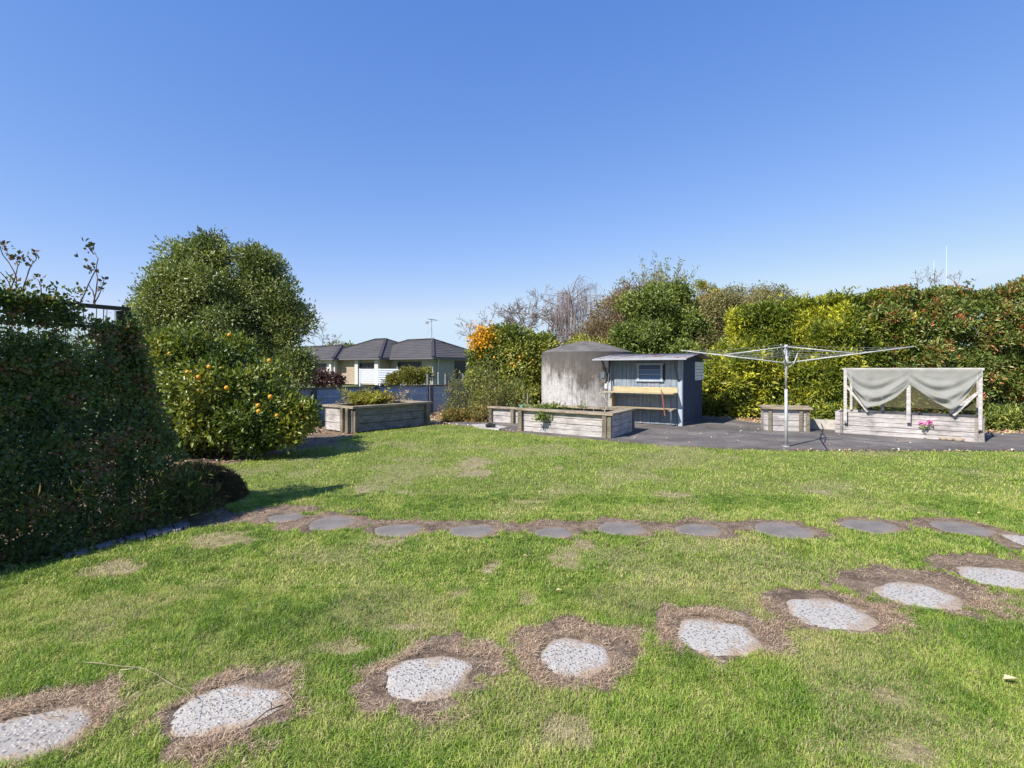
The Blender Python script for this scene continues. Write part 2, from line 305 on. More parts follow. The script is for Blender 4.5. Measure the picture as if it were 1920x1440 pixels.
def twigs(starts, depth, seed=0, spread=.6, shrink=.68, kids=3, curl=.0, minr=.004, segs=3):
    """starts: (pos, dir, length, radius); a recursive bare branching as tapered 4-sided tubes"""
    r = np.random.default_rng(seed); mb = MB(); st = [(np.array(p, float), np.array(d, float), L, ra, 0) for p, d, L, ra in starts]
    while st:
        p, d, L, ra, lv = st.pop(); d = d / np.linalg.norm(d); pts = [p]; q = p; dd = d
        for k in range(segs): dd = dd + r.normal(size=3) * .16 + np.array([0, 0, curl * (lv / depth)]); dd /= np.linalg.norm(dd); q = q + dd * L / segs; pts.append(q)
        r2 = max(ra * .62, minr); mb.tube(pts, max(ra, minr), 4 if lv > 0 else 7, r2, cap=False)
        if lv < depth:
            for j in range(kids):
                at = pts[-1] if j < 2 else pts[r.integers(1, len(pts))]
                nd = dd + r.normal(size=3) * spread; nd /= np.linalg.norm(nd); st.append((at, nd, L * shrink * r.uniform(.75, 1.15), r2 * .8, lv + 1))
    return mb
# ================================================================ GROUND
M_lawn = lawn_mat(); M_asph = asphalt(); M_grass = grass_mat()
lawn_px = [(-700, 1300), (-150, 1130), (0, 1072), (100, 1044), (230, 1012), (350, 990), (425, 982), (470, 972), (425, 950), (405, 915), (372, 885), (352, 874), (440, 868), (520, 852), (570, 842), (590, 824), (655, 813), (720, 806), (800, 797), (850, 796), (905, 802), (960, 809),
           (1050, 818), (1150, 827), (1250, 835), (1370, 841), (1474, 844), (1600, 845), (1750, 845), (1920, 846), (2250, 850), (2400, 1000), (3200, 1500), (2400, 2600), (-500, 2600)]
LAWN = [tuple(G(*p)[:2]) for p in lawn_px]
LAWN = [(x, max(y, .4)) for x, y in LAWN]
def ell(cx, y0, y1, wpx):     # a ground ellipse given by its extent in the photograph: centre, half sizes in metres
    ya = G(cx, y0); yb = G(cx, y1); c = (ya + yb) / 2; return (c[0] if False else (cx - 960) / F * c[1], c[1], wpx / 2 * c[1] / F, (ya[1] - yb[1]) / 2)
near = [(60, 1322, 1440, 215), (428, 1278, 1385, 205), (800, 1226, 1318, 168), (1078, 1192, 1276, 140), (1343, 1157, 1236, 158), (1555, 1120, 1186, 158), (1720, 1090, 1146, 162), (1878, 1060, 1108, 155), (1945, 1000, 1040, 80)]
far = [(535, 962, 980, 70), (622, 966, 996, 90), (745, 981, 1008, 95), (885, 983, 1008, 95), (1040, 988, 1010, 82), (1165, 977, 1006, 98), (1310, 982, 1006, 100), (1470, 978, 1012, 118), (1630, 973, 1001, 108), (1802, 976, 1007, 104)]
bare_e = [ell(70, 1262, 1445, 300), ell(440, 1232, 1452, 330), ell(795, 1192, 1350, 285), ell(1105, 1153, 1290, 262), ell(1357, 1135, 1246, 262), ell(1555, 1090, 1198, 245), ell(1715, 1056, 1154, 262), ell(1865, 1030, 1112, 220), ell(1930, 985, 1060, 130)] + \
    [ell(520, 945, 985, 150), ell(610, 955, 999, 170), ell(745, 968, 1010, 150), ell(883, 970, 1010, 130), ell(1035, 975, 1012, 140), ell(1162, 968, 1009, 150), ell(1310, 972, 1009, 140), ell(1468, 971, 1014, 145), ell(1620, 966, 1004, 155), ell(1800, 968, 1010, 150), ell(1880, 985, 1030, 90), ell(600, 820, 838, 90), ell(640, 810, 824, 60), ell(660, 962, 992, 150), ell(820, 974, 1004, 90), ell(960, 976, 1002, 110), ell(1100, 974, 1003, 110), ell(1240, 976, 996, 80), ell(1390, 976, 998, 80), ell(1545, 1110, 1170, 170)]
dry_e = [ell(215, 1050, 1078, 100), ell(410, 1000, 1024, 100), ell(885, 855, 890, 60), ell(985, 1105, 1135, 40), ell(865, 1095, 1120, 40), ell(920, 1050, 1080, 40), ell(1065, 1025, 1070, 60), ell(1090, 1005, 1035, 40), ell(760, 1165, 1180, 120), ell(680, 910, 925, 60), ell(740, 915, 925, 70), ell(980, 935, 945, 60), ell(900, 880, 892, 60), ell(1660, 1270, 1330, 130), ell(1050, 872, 880, 26), ell(1050, 1330, 1400, 100), ell(1260, 920, 932, 60), ell(1540, 915, 925, 60), ell(640, 1195, 1220, 100), ell(1700, 1380, 1430, 120), ell(720, 1010, 1020, 60)]
def bareness(x, y):
    p = np.stack([x * 3.2, y * 3.2, np.zeros_like(x)], 1); n = fbm(p, 3) - .5; p2 = p * 4.2; n2 = fbm(p2, 5, 2) - .5; b = np.zeros_like(x)
    for cx, cy, rx, ry in bare_e:
        q = np.sqrt(((x - cx) / rx) ** 2 + ((y - cy) / ry) ** 2) + n * 1.0 + n2 * .5; b = np.maximum(b, np.clip((1.0 - q) * 4, 0, 1))
    return b
def dryness(x, y):
    p = np.stack([x * 2, y * 2, np.zeros_like(x)], 1); n = fbm(p, 13) - .5; n2 = fbm(p * 5, 15, 2) - .5; x = x + n * .0; b = np.clip((fbm(p * .6, 31) - .54) * 2.6, 0, .34) * (.5 + fbm(p * 7, 19, 2))
    for cx, cy, rx, ry in dry_e:
        q = np.sqrt(((x - cx) / rx) ** 2 + ((y - cy) / ry) ** 2) + n * 1.7 + n2 * 1.3; b = np.maximum(b, np.clip((1.25 - q) * 1.1, 0, .8) * (.55 + .9 * fbm(p * 9, 17, 2)))
    return b
def gz(x, y):     # gentle unevenness of the turf, a little lip of soil round each stone
    lip = np.zeros_like(x)
    for e_ in near + far:
        cx, cy, rx, ry = ell(*e_); q = np.sqrt(((x - cx) / rx) ** 2 + ((y - cy) / ry) ** 2); lip = np.where(q < .84, -.03, np.where(q < 1.35, np.maximum(lip, .008), lip))
    p = np.stack([x * .9, y * .9, np.zeros_like(x)], 1); return (fbm(p, 71, 3) - .5) * .02 * (1 - bareness(x, y)) - .010 + bareness(x, y) * .003 + lip
gx = np.concatenate([np.arange(-9, -4.2, .1), np.arange(-4.2, 6.6, .025), np.arange(6.6, 17.01, .1)]); gy = np.concatenate([np.arange(.6, 1.8, .1), np.arange(1.8, 6.0, .025), np.arange(6.0, 21, .1)]); GX, GY = np.meshgrid(gx, gy); x = GX.ravel(); y = GY.ravel()
inl = inpoly(x + (fbm(np.stack([x * 4, y * 4, x * 0], 1), 41) - .5) * .25, y, LAWN)
bb = np.where(inl, bareness(x, y), 1.); zz = np.where(inl, gz(x, y), -.03 + (fbm(np.stack([x * 2, y * 2, x * 0], 1), 43) - .5) * .03)
nx, ny = len(gx), len(gy); idx = np.arange(nx * ny).reshape(ny, nx)
Fq = np.stack([idx[:-1, :-1].ravel(), idx[:-1, 1:].ravel(), idx[1:, 1:].ravel(), idx[1:, :-1].ravel()], 1)
tag(link_np('lawn', np.stack([x, y, zz], 1), [Fq], M_lawn, None, {'bare': bb, 'dry': dryness(x, y)}, smooth=True, origin=(0, 0, 0)), kind='structure')
g = NT('far_grass'); nn = g.noise(g.wpos(), .5, 6, .7); g.fin(g.ramp(nn, [(.3, (.05, .08, .02)), (.7, (.13, .16, .05))]), .95)
tag(MB().box8([(a, b, c) for c in (-.6, -.10) for a, b in ((-900, -300), (900, -300), (900, 1500), (-900, 1500))]).build('ground', g.m, origin=(0, 0, 0)), kind='structure')
# patio of old asphalt
pat = [G(*p)[:2] for p in [(852, 795), (905, 801), (960, 808), (1050, 817), (1150, 826), (1250, 834), (1370, 840), (1474, 843), (1600, 844), (1750, 844), (1920, 845), (2250, 849)]]
pat += [(20, 12.6), (12.5, 11.9), (10.4, 11.9), (9.2, 13.1), (7.7, 13.9), (7.1, 14.1), (6.75, 13.9), (6.1, 15.8), (4.5, 18), (0.2, 18), (-1.0, 16.0), (-1.75, 15.3), (-2.0, 14.4)]
n = len(pat); pm = []; 
for i in range(n):
    a = np.array(pat[i]); b = np.array(pat[(i + 1) % n]); m = max(1, int(np.linalg.norm(b - a) / .12))
    for k in range(m):
        q = a + (b - a) * k / m; j = (fbm(np.array([[q[0] * 5, q[1] * 5, 3.]]), 8)[0] - .5) * .14; pm.append((q[0] + j, q[1] + j * .6))
mb = MB(); n = len(pm); mb.add([(a, b, .014) for a, b in pm] + [(a, b, -.08) for a, b in pm], [tuple(range(n))] + [(i, i + n, (i + 1) % n + n, (i + 1) % n) for i in range(n)])
po = mb.build('patio', M_asph, origin=(0, 0, 0)); tag(po, kind='structure')
M_conc = plain('pale_concrete', (.40, .37, .34), .9, var=.3, scale=5)
M_concg = plain('blue_grey_concrete', (.17, .165, .165), .95, var=.5, scale=7)
mb = MB(); e = [G(*p) for p in [(884, 797.5), (912, 796), (952, 802), (935, 806), (898, 803)]]
mb.add([(*p[:2], .024) for p in e] + [(*p[:2], -.03) for p in e], [tuple(range(4, -1, -1))] + [(i, (i + 1) % 5, (i + 1) % 5 + 5, i + 5) for i in range(5)])
tag(mb.build('concrete_pad', M_conc), 'pale concrete pad set in the dark patio in front of the small planter', 'concrete pad')
c0 = G(921, 803.5); mb = MB(); mb.tube([c0 + [-.12, .0, .045], c0 + [-.03, .03, .085], c0 + [.1, .02, .045]], .06, 7)
tag(mb.build('rubber_scrap', plain('black_rubber', (.02, .02, .022), .8)), 'small black lump lying on the pale concrete pad', 'scrap')
# concrete edging along the foot of the ivy hedge
te = thing('edging_strip', 'broken grey concrete edging along the foot of the ivy hedge', 'edging', G(300, 992))
for (xa, ya, xb, yb, wa, wb, sd) in ((120, 1040, 160, 1030, 4, 5, 2), (175, 1026, 228, 1011, 5, 6, 3), (232, 1008, 268, 998, 8, 11, 4), (270, 995, 322, 985, 12, 12, 5), (325, 984, 350, 979, 12, 6, 6)):
    rr = random.Random(sd); top = [(xa + (xb - xa) * i / 8, ya + (yb - ya) * i / 8 + rr.uniform(-2, 1)) for i in range(9)]; bo = [(x + 6, y + wa + (wb - wa) * i / 8 + rr.uniform(-2, 3)) for i, (x, y) in enumerate(top)][::-1]; ks = [G(*q) for q in top + bo]; nk = len(ks)
    mb = MB(); mb.add([(*p[:2], .012 + rr.uniform(-.003, .004)) for p in ks] + [(*p[:2], -.05) for p in ks], [tuple(range(nk - 1, -1, -1))] + [(i, (i + 1) % nk, (i + 1) % nk + nk, i + nk) for i in range(nk)]); mb.build('concrete_piece', M_concg, te)
# stepping stones
def slab(name, e, mat, seed, thick=.05, square=2.6, top=.004):
    cx, cy, rx, ry = e; rx *= 1.17; ry *= 1.17; r = random.Random(seed); ph = r.uniform(0, 6.28); rings = 9; seg = 44; V = [(cx, cy, top)]; E = [0.]
    for k in range(1, rings + 1):
        for j in range(seg):
            a = 2 * math.pi * j / seg; q = (abs(math.cos(a)) ** square + abs(math.sin(a)) ** square) ** (-1 / square)
            w_ = 1 + .05 * math.sin(2 * a + ph) + .035 * math.sin(3 * a + ph * 2) + .02 * math.sin(7 * a + ph * 3); f = k / rings
            V.append((cx + rx * q * w_ * f * math.cos(a), cy + ry * q * w_ * f * math.sin(a), top - .11 * max(0, f - .72 - .05 * math.sin(3 * a + ph) - .04 * math.sin(5 * a - ph)) + r.uniform(-.0007, .0007))); E.append(f)
    for j in range(seg): v = V[-seg]; V.append((v[0], v[1], -thick)); E.append(1.)
    Ft = [np.array([(0, 1 + j, 1 + (j + 1) % seg) for j in range(seg)])]; fq = []
    for k in range(rings):
        for j in range(seg): a = 1 + k * seg + j; b = 1 + k * seg + (j + 1) % seg; fq.append((a, a + seg, b + seg, b))
    return link_np(name, np.array(V), Ft + [np.array(fq)], mat, None, {'edge': E}, smooth=True, origin=(cx, cy, -thick))
M_peb = pebble_mat('exposed_aggregate', (.40, .375, .34), (.47, .44, .40), (.14, .13, .13), 72, (.34, .26, .19)); M_peb2 = pebble_mat('coarse_aggregate', (.33, .305, .275), (.43, .40, .365), (.17, .165, .17), 55, (.34, .26, .19)); M_slab = slab_mat()
nl = ['pebbled stepping stone at the bottom left corner, cut off by the frame', 'pale rounded stepping stone with a long dry stem lying across it', 'white pebbled stepping stone in the dark dirt ring left of centre', 'small blotchy white stepping stone half covered by dirt in the near row',
      'near row white stepping stone directly below the two middle far slabs', 'near row stepping stone with a brown smear on its right edge', 'long pale stepping stone third from the right in the near row', 'pale stepping stone at the right edge, second last of the near row', 'white stone where the two rows meet at the right edge of the photo']
for i, e in enumerate(near):
    tag(slab('stepping_stone', ell(*e), M_peb2 if i == 0 else M_peb, i, square=2.0 + .5 * (i % 3)), nl[i], 'stepping stone', 'white pebbled stepping stones in the near row')
fl = ['leftmost grey slab in the shade beside the ivy hedge', 'grey slab just right of the hedge shadow tip', 'grey slab with a broken back edge, third from the hedge', 'grey slab fourth from the hedge in the far row', 'narrow dull grey slab in the middle of the far row, fifth from the hedge', 'dark round grey slab sixth from the hedge in the far row', 'grey slab seventh from the hedge in the far row', 'largest light grey round slab of the far row', 'grey slab in the separate oval dirt ring, second from the right', 'rightmost grey slab of the far row']
for i, e in enumerate(far):
    tag(slab('paving_slab', ell(*e), M_slab, 20 + i, square=2.1), fl[i], 'paving slab', 'grey round slabs in the far row')
STON = [ell(*e) for e in near + far]
def onstone(x, y, k=.93):
    m = np.zeros(len(x), bool)
    for cx, cy, rx, ry in STON: m |= (((x - cx) / rx) ** 2 + ((y - cy) / ry) ** 2) < k * k
    return m
# grass: one object of short blades
def scatter(n, ymin, ymax, seed, side=1.38):
    r = np.random.default_rng(seed); yy = np.sqrt(r.random(n) * (ymax ** 2 - ymin ** 2) + ymin ** 2); return r.uniform(-side, side, n) * yy, yy, r
VV = []; FF = []; TT = []; DD = []; base = 0
for n, a, b, Lh, Wd, sd in ((600000, 1.5, 3.6, .024, .0028, 1), (450000, 3.6, 6.2, .025, .0045, 2), (350000, 6.2, 14.5, .026, .008, 3)):
    x, y, r = scatter(n, a, b, sd); bar = bareness(x, y); dr = dryness(x, y)
    clump = fbm(np.stack([x * 9, y * 9, x * 0], 1), 21, 2); ok = inpoly(x + (fbm(np.stack([x * 6, y * 6, x * 0], 1), 22, 2) - .5) * .12, y, LAWN) & (bar < .35 + r.random(n) * .3) & ~onstone(x, y, .97) & (r.random(n) > dr * .7) 
    x, y, dr, clump = x[ok], y[ok], dr[ok], clump[ok]; n = len(x); h = Lh * (.45 + 1.1 * r.random(n)) * (.35 + 1.3 * np.clip(clump, 0, 1)) * (1 - .45 * dr); z = gz(x, y) - .002
    tuf = fbm(np.stack([x * 1.3, y * 1.3, x * 0], 1), 25, 3); big = (r.random(n) < .012); h = h * np.where(big, 1.8, 1) * (.8 + .5 * tuf)
    an = r.uniform(0, 2 * np.pi, n); lean = r.uniform(.25, 1.25, n); dx = np.cos(an); dy = np.sin(an); an2 = an + np.pi / 2 + r.normal(size=n) * .5; wx = np.cos(an2) * Wd * .5; wy = np.sin(an2) * Wd * .5
    p0 = np.stack([x - wx, y - wy, z], 1); p1 = np.stack([x + wx, y + wy, z], 1); mx = x + dx * h * lean * .35; my = y + dy * h * lean * .35; mz = z + h * .62
    p2 = np.stack([mx + wx * .8, my + wy * .8, mz], 1); p3 = np.stack([mx - wx * .8, my - wy * .8, mz], 1); p4 = np.stack([x + dx * h * lean, y + dy * h * lean, z + h * (1.05 - .38 * lean)], 1)
    VV.append(np.stack([p0, p1, p2, p3, p4], 1).reshape(-1, 3)); i0 = base + np.arange(n)[:, None] * 5; FF.append((i0 + np.array([0, 1, 2, 3]), i0 + np.array([3, 2, 4]))); base += 5 * n
    tn = fbm(np.stack([x * 2.2, y * 2.2, x * 0], 1), 27, 3); tn = np.clip(.52 + (tn - .5) * 1.2 + (fbm(np.stack([x * 14, y * 14, x * 0], 1), 29, 2) - .5) * .9 + r.normal(size=n) * .2, 0, 1); TT.append(np.repeat(tn, 5)); DD.append(np.repeat(np.where(r.random(n) < dr * 1.1 + .11, .8, 0.), 5))
tag(link_np('grass', np.concatenate(VV), [np.concatenate([f[0] for f in FF]), np.concatenate([f[1] for f in FF])], M_grass, None, {'tone': np.concatenate(TT), 'dry': np.concatenate(DD)}, origin=(0, 0, 0)), 'short green lawn grass with paler dry patches', 'grass', kind='stuff')
# dry clippings lying in the bare rings
M_straw = leaf_mat('dead_grass', [(0, (.05, .038, .03)), (.35, (.115, .095, .075)), (.8, (.20, .172, .135)), (1, (.27, .24, .19))], .15, .8, .1)
def litter(name, x, y, z, L, W, mat, r, flat=.35, curve=.5):
    n = len(x); an = r.uniform(0, 2 * np.pi, n); Ls = L * r.uniform(.4, 1.3, n); el = np.abs(r.normal(size=n)) * flat; dx = np.cos(an) * np.cos(el); dy = np.sin(an) * np.cos(el); dz = np.sin(el); cv = r.normal(size=n) * curve
    wx = -np.sin(an) * W; wy = np.cos(an) * W; mx = x + dx * Ls * .5; my = y + dy * Ls * .5; mz = z + dz * Ls * .6 + .003
    a2 = an + cv; ex = mx + np.cos(a2) * Ls * .5; ey = my + np.sin(a2) * Ls * .5; ez = mz + (r.random(n) - .6) * Ls * .25; ez = np.maximum(ez, z + .001)
    V = np.stack([np.stack([x, y, z], 1), np.stack([mx - wx, my - wy, mz], 1), np.stack([ex, ey, ez], 1), np.stack([mx + wx, my + wy, mz + W * .3], 1)], 1).reshape(-1, 3); b = np.arange(n)[:, None] * 4
    return link_np(name, V, [np.concatenate([b + np.array([0, 1, 3]), b + np.array([1, 2, 3])])], mat, None, {'tone': np.repeat(r.random(n), 4)}, origin=(0, 0, 0))
xs = []; ys = []
for n, a, b, sd in ((1200000, 1.8, 3.4, 5), (670000, 3.4, 6.5, 6)):
    x, y, r = scatter(n, a, b, sd); bar = bareness(x, y); m = (bar > .12) & (r.random(n) < np.clip((fbm(np.stack([x * 5, y * 5, x * 0], 1), 51, 3) - .33) * 1.2, .03, .5)) & (~onstone(x, y, (.78 + .42 * fbm(np.stack([x * 11, y * 11, x * 0], 1), 57, 2))) | (r.random(n) < .012)); xs.append(x[m]); ys.append(y[m])
x = np.concatenate(xs); y = np.concatenate(ys); r = np.random.default_rng(9); inl = inpoly(x, y, LAWN); zz = np.where(inl, gz(x, y), -.03); zz = np.where(onstone(x, y, .86), .004, zz)
tag(litter('dead_grass', x, y, zz + r.random(len(x)) * .008, .045, .0011, M_straw, r, .3, 1.1), 'dry brown grass clippings in the bare rings round the stones', 'dead grass', kind='stuff')
# long dry stems on the ground
def stem(pts, label, col, rad=.0016, z=.012):
    mb = MB(); q = [G(*p) + np.array([0, 0, z + .012 * math.sin(i * 2.1)]) for i, p in enumerate(pts)]; mb.tube(q, rad, 6, rad * .5); o = mb.build('fallen_twig', plain('dry_stem_skin', col, .7), smooth=True); return tag(o, label, 'dry stem', 'dry stems fallen by the near stones')
stem([(160, 1253), (183, 1258), (225, 1256), (263, 1263), (293, 1280), (325, 1293), (350, 1307), (362, 1325), (366, 1357)], 'long pale curved stem reaching from the grass onto the second stone', (.33, .27, .19), z=.03)
stem([(-30, 1337), (0, 1339), (67, 1342), (125, 1349)], 'pale straight stem across the stone at the bottom left corner', (.36, .30, .20))
stem([(490, 1313), (500, 1322), (510, 1337), (520, 1345)], 'short tan twig near the right edge of the second stone', (.25, .19, .13))
stem([(525, 1297), (540, 1308), (557, 1325)], 'short pale stick on the dirt right of the second stone', (.34, .28, .2), .0025)
stem([(530, 1327), (500, 1343), (470, 1360), (457, 1375)], 'dark bent twig across the lower right corner of the second stone', (.07, .05, .035), .003)
stem([(226, 1266), (252, 1267)], 'short thick pale stalk lying in the grass beside the long curved stem', (.34, .34, .2), .003, .025)
M_dl = leaf_mat('dead_leaf', [(0, (.30, .10, .06)), (1, (.50, .26, .18))], .2, .7)
for (px, py, s, lb) in ((1895, 1285, .035, 'curled pinkish brown leaf on the grass near the right edge'), (1048, 1116, .022, 'small tan leaf on the grass below the path to the fifth grey slab'), (1838, 968, .03, 'small red leaf on the grass above the rightmost grey slab'), (985, 1050, .02, 'tiny pale leaf on the open lawn between the two stone rows')):
    c = G(px, py) + [0, 0, .03]; V = np.array([(-s, 0, 0), (-s * .3, s * .55, .012), (s, 0, .004), (-s * .2, -s * .55, .014), (0, 0, -.004)]) + c
    tag(link_np('fallen_leaf', V, [np.array([(0, 4, 1), (1, 4, 2), (2, 4, 3), (3, 4, 0)])], M_dl, None, {'tone': [.8] * 5}), lb, 'leaf', 'leaves fallen on the lawn')
# leaf litter along the beds
M_lit = leaf_mat('bed_litter', [(0, (.10, .05, .03)), (.35, (.30, .13, .07)), (.7, (.48, .26, .14)), (1, (.62, .48, .34))], .2, .8, .15)
r = np.random.default_rng(77); x = r.uniform(-8, 16, 160000); y = r.uniform(7, 17.5, 160000); lm = inpoly(x, y, LAWN) | inpoly(x, y, pm); m = ~lm & (r.random(len(x)) < .45) & ((x > 4.8) | ((x < .3) & ((r.random(len(x)) < .10) | (x > -2.6)))); m |= (inpoly(x, y, pm) & (r.random(len(x)) < .004)); x = x[m]; y = y[m]
z = np.where(inpoly(x, y, pm), .018, -.02)
tag(litter('leaf_litter', x, y, z + r.random(len(x)) * .03, .075, .018, M_lit, r, .4, .5), 'rusty brown fallen leaves covering the garden beds', 'leaf litter', kind='stuff')
# ================================================================ TIMBER BEDS
def bed(label, o, u, v, lu, lv, h, np_=3, posts=(), cap=True, capw=.16, mats=None, capover=.05, planks=None, soil=True, sideposts=()):
    fr = Fr(o, u).setv(v); u_, v_ = fr.u, fr.v; t = thing('raised_garden_bed', label, 'raised bed', fr.o, 'weathered timber raised garden beds'); rz = math.atan2(u_[1], u_[0])
    mu, mv, mc, mp = mats or (M_wood(rz), M_wood(math.atan2(v_[1], v_[0])), M_capw(rz), M_postw())
    ph = h / np_; th = .045
    for (a0, a1, b0, b1, m) in ((0, lu, 0, th, mu), (0, lu, lv - th, lv, mu), (0, th, th + .003, lv - th - .003, mv), (lu - th, lu, th + .003, lv - th - .003, mv)):
        mb = MB()
        for k in range(np_): mb.fbox(fr, a0, a1, b0, b1, k * ph + .004, (k + 1) * ph - .006, .003)
        mb.build('side_panel', m, t)
    for a, b, w_, d_ in posts: MB().fbox(fr, a, a + w_, b, b + d_, 0, h - .002, .003).build('post', mp, t)
    if cap:
        zc = h + .045
        MB().fbox(fr, -capover, lu + capover, -.09, capw - .05, h, zc, .004).build('top_rail', mc, t); MB().fbox(fr, -capover, lu + capover, lv - capw + .05, lv + .05, h, zc, .004).build('top_rail', mc, t)
        MB().fbox(fr, -capover + .002, capw - .05, capw - .047, lv - capw + .047, h + .002, zc - .003, .003).build('top_rail', mc, t); MB().fbox(fr, lu - capw + .05, lu + capover - .002, capw - .047, lv - capw + .047, h + .002, zc - .003, .003).build('top_rail', mc, t)
    if soil: MB().fbox(fr, th, lu - th, th, lv - th, .01, h - .06).build('soil', M_soil, t)
    return t, fr
_wc = {}
def M_wood(rz, k=0):
    q = ('w', round(rz, 2), k)
    if q not in _wc:
        c = ((.24, .21, .20), (.47, .44, .43), (.64, .62, .62)) if k == 0 else ((.09, .085, .08), (.20, .19, .185), (.33, .32, .31))  # second set is the same planks with shade put into the colour
        _wc[q] = timber('weathered_planks', *c, rotz=rz, stainamt=.5 if k else .38)
    return _wc[q]
def M_capw(rz):
    q = ('c', round(rz, 2))
    if q not in _wc: _wc[q] = timber('weathered_top_rail', (.16, .12, .075), (.33, .27, .19), (.50, .44, .36), rotz=rz, stainamt=.5)
    return _wc[q]
def M_postw():
    if 'p' not in _wc: _wc['p'] = timber('weathered_post', (.10, .085, .06), (.20, .175, .13), (.32, .28, .22), rotz=0, stainamt=.6)
    return _wc['p']
M_soil = plain('bed_soil', (.09, .065, .045), .95, var=.5, scale=12)
# bed C, the large one in the middle
uC = (.807, -.59); vC = (.59, .807); rzC = math.atan2(-.59, .807)
CB = (.19, 12.46)
tC, fC = bed('long pale timber raised bed in front of the concrete tank', CB, uC, (.5, .866), 2.38, 1.5, .50, 4, posts=((-.02, -.075, .11, .07), (2.18, -.075, .1, .07), (2.29, -.05, .085, .045), (2.32, 1.43, .09, .1)), capw=.26)
tB, fB = bed('short timber bed at the left of the long middle bed', (-.60, 14.45), (.85, -.52), (.52, .85), 1.15, 1.1, .40, 2, posts=((-.02, -.06, .1, .06), (.70, -.08, .1, .07), (.95, -.06, .07, .06)), capw=.14)
uA = (.63, .777); vA = (-.777, .63)
mA = (M_wood(math.atan2(.777, .63), 1), M_wood(math.atan2(.63, -.777)), M_capw(math.atan2(.777, .63)), M_postw())  # long faces use the plank copy darkened as painted shade
tA, fA = bed('shade darkened timber raised bed behind the lawn beside the left citrus', (-3.70, 12.12), uA, vA, 2.36, 1.15, .56, 3, posts=((-.09, .06, .085, .1), (.02, -.075, .1, .07), (2.20, -.085, .12, .08), (-.07, .30, .06, .1)), capw=.2, mats=mA)
tD, fD = bed('small square timber bed behind the clothes line pole', (6.03, 12.5), (.94, -.34), (.34, .94), .97, .72, .53, 4, posts=((.09, -.05, .07, .05), (.74, -.05, .07, .05), (.88, -.03, .08, .03)), capw=.13)
mE = (M_wood(round(math.atan2(-.637, .77), 2)), M_wood(.88), None, timber('grey_post', (.16, .14, .13), (.32, .29, .27), (.45, .42, .40)))
tE, fE = bed('long pale timber bed carrying the netting frame', (7.45, 12.05), (.77, -.637), (.637, .77), 2.56, .95, .50, 5, posts=((.10, -.04, .05, .04), (2.41, -.04, .05, .04), (2.49, -.03, .06, .03)), cap=False, mats=mE)
# netting frame standing on bed E
uE, vE = fE.u, fE.v; rzE = math.atan2(uE[1], uE[0]); MfrE = timber('pale_batten', (.30, .27, .26), (.52, .49, .48), (.68, .66, .65), rotz=rzE, stainamt=.3)
tN = thing('netting_frame', 'timber frame draped with sagging grey net, fixed on the long bed', 'netting frame', fE.p(1.2, 0, .5))
def onE(px, py, b=.0):      # point on the frame's front plane seen at a pixel
    d = np.array([(px - 960) / F, 1., -(py - HZ) / F]); nrm = vE; o = fE.p(0, b, 0); c = np.array([0, 0, EYE]); s = ((o - c) @ nrm) / (d @ nrm); return c + d * s
aL = (onE(1586, 740) - fE.o) @ uE; aM = (onE(1704, 740) - fE.o) @ uE; aR = (onE(1838, 740) - fE.o) @ uE
TOP = 1.5
for a in (aL, aR): MB().fbox(fE, a - .03, a + .03, -.095, -.045, .26, TOP - .045, .003).build('post', MfrE, tN); MB().fbox(fE, a - .025, a + .025, .86, .91, .50, TOP - .06, .003).build('post', MfrE, tN)
MB().fbox(fE, aM - .035, aM + .035, -.095, -.045, .34, TOP - .045, .003).build('post', MfrE, tN)
MB().fbox(fE, aL - .06, aR + .06, -.10, -.03, TOP - .042, TOP, .003).build('top_rail', MfrE, tN); MB().fbox(fE, aL - .06, aR + .06, .85, .91, TOP - .055, TOP - .005, .003).build('back_rail', MfrE, tN)
for a in (aL, aR): MB().bar(fE.p(a, -.03, TOP - .03), fE.p(a, .85, TOP - .03), .045, .04).build('side_rail', MfrE, tN)
MB().bar(fE.p(aL + .03, -.07, 1.08), fE.p(aL + .42, -.07, .53), .045, .035, up=tuple(vE)).build('brace', MfrE, tN)
MB().bar(fE.p(aR - .03, -.07, 1.02), fE.p(aR - .41, -.07, .53), .045, .035, up=tuple(vE)).build('brace', MfrE, tN)
MB().bar(fE.p(aR - .03, .84, .95), fE.p(aR - .46, .84, .52), .06, .035, up=tuple(vE)).build('brace', MfrE, tN)
MB().bar(fE.p(aL + .62, .84, .5), fE.p(aL + .62, .84, .85), .05, .035).build('stake', MfrE, tN)
mb = MB(); q = [fE.p(a, .93, z) for a, z in ((aL, .5), (aR, .5), (aR, TOP - .02), (aL, TOP - .02))]; mb.add(q, [(0, 1, 2, 3)]); mb.add([fE.p(aR, b, z) for b, z in ((.0, .5), (.86, .5), (.86, TOP - .06), (.0, TOP - .06))], [(0, 1, 2, 3)]); mb.build('back_net', backnet_mat(), tN)
bot = [(1588.5, 704), (1605, 737), (1627, 766), (1634, 762), (1651, 759), (1678.5, 746), (1696, 731), (1705, 720), (1716, 727), (1750, 751), (1787, 770), (1803, 755), (1825, 725), (1840, 702)]
bp = np.array([[(onE(*p) - fE.o) @ uE, onE(*p)[2]] for p in bot]); S = 150; Tn = 46; ss = np.linspace(bp[0, 0], bp[-1, 0], S)
zb = np.interp(ss, bp[:, 0], bp[:, 1]); ker = np.ones(5) / 5; zb2 = np.convolve(np.pad(zb, 2, 'edge'), ker, 'valid'); zb = np.where(np.abs(ss - aM) < .05, zb, zb2)
V = []
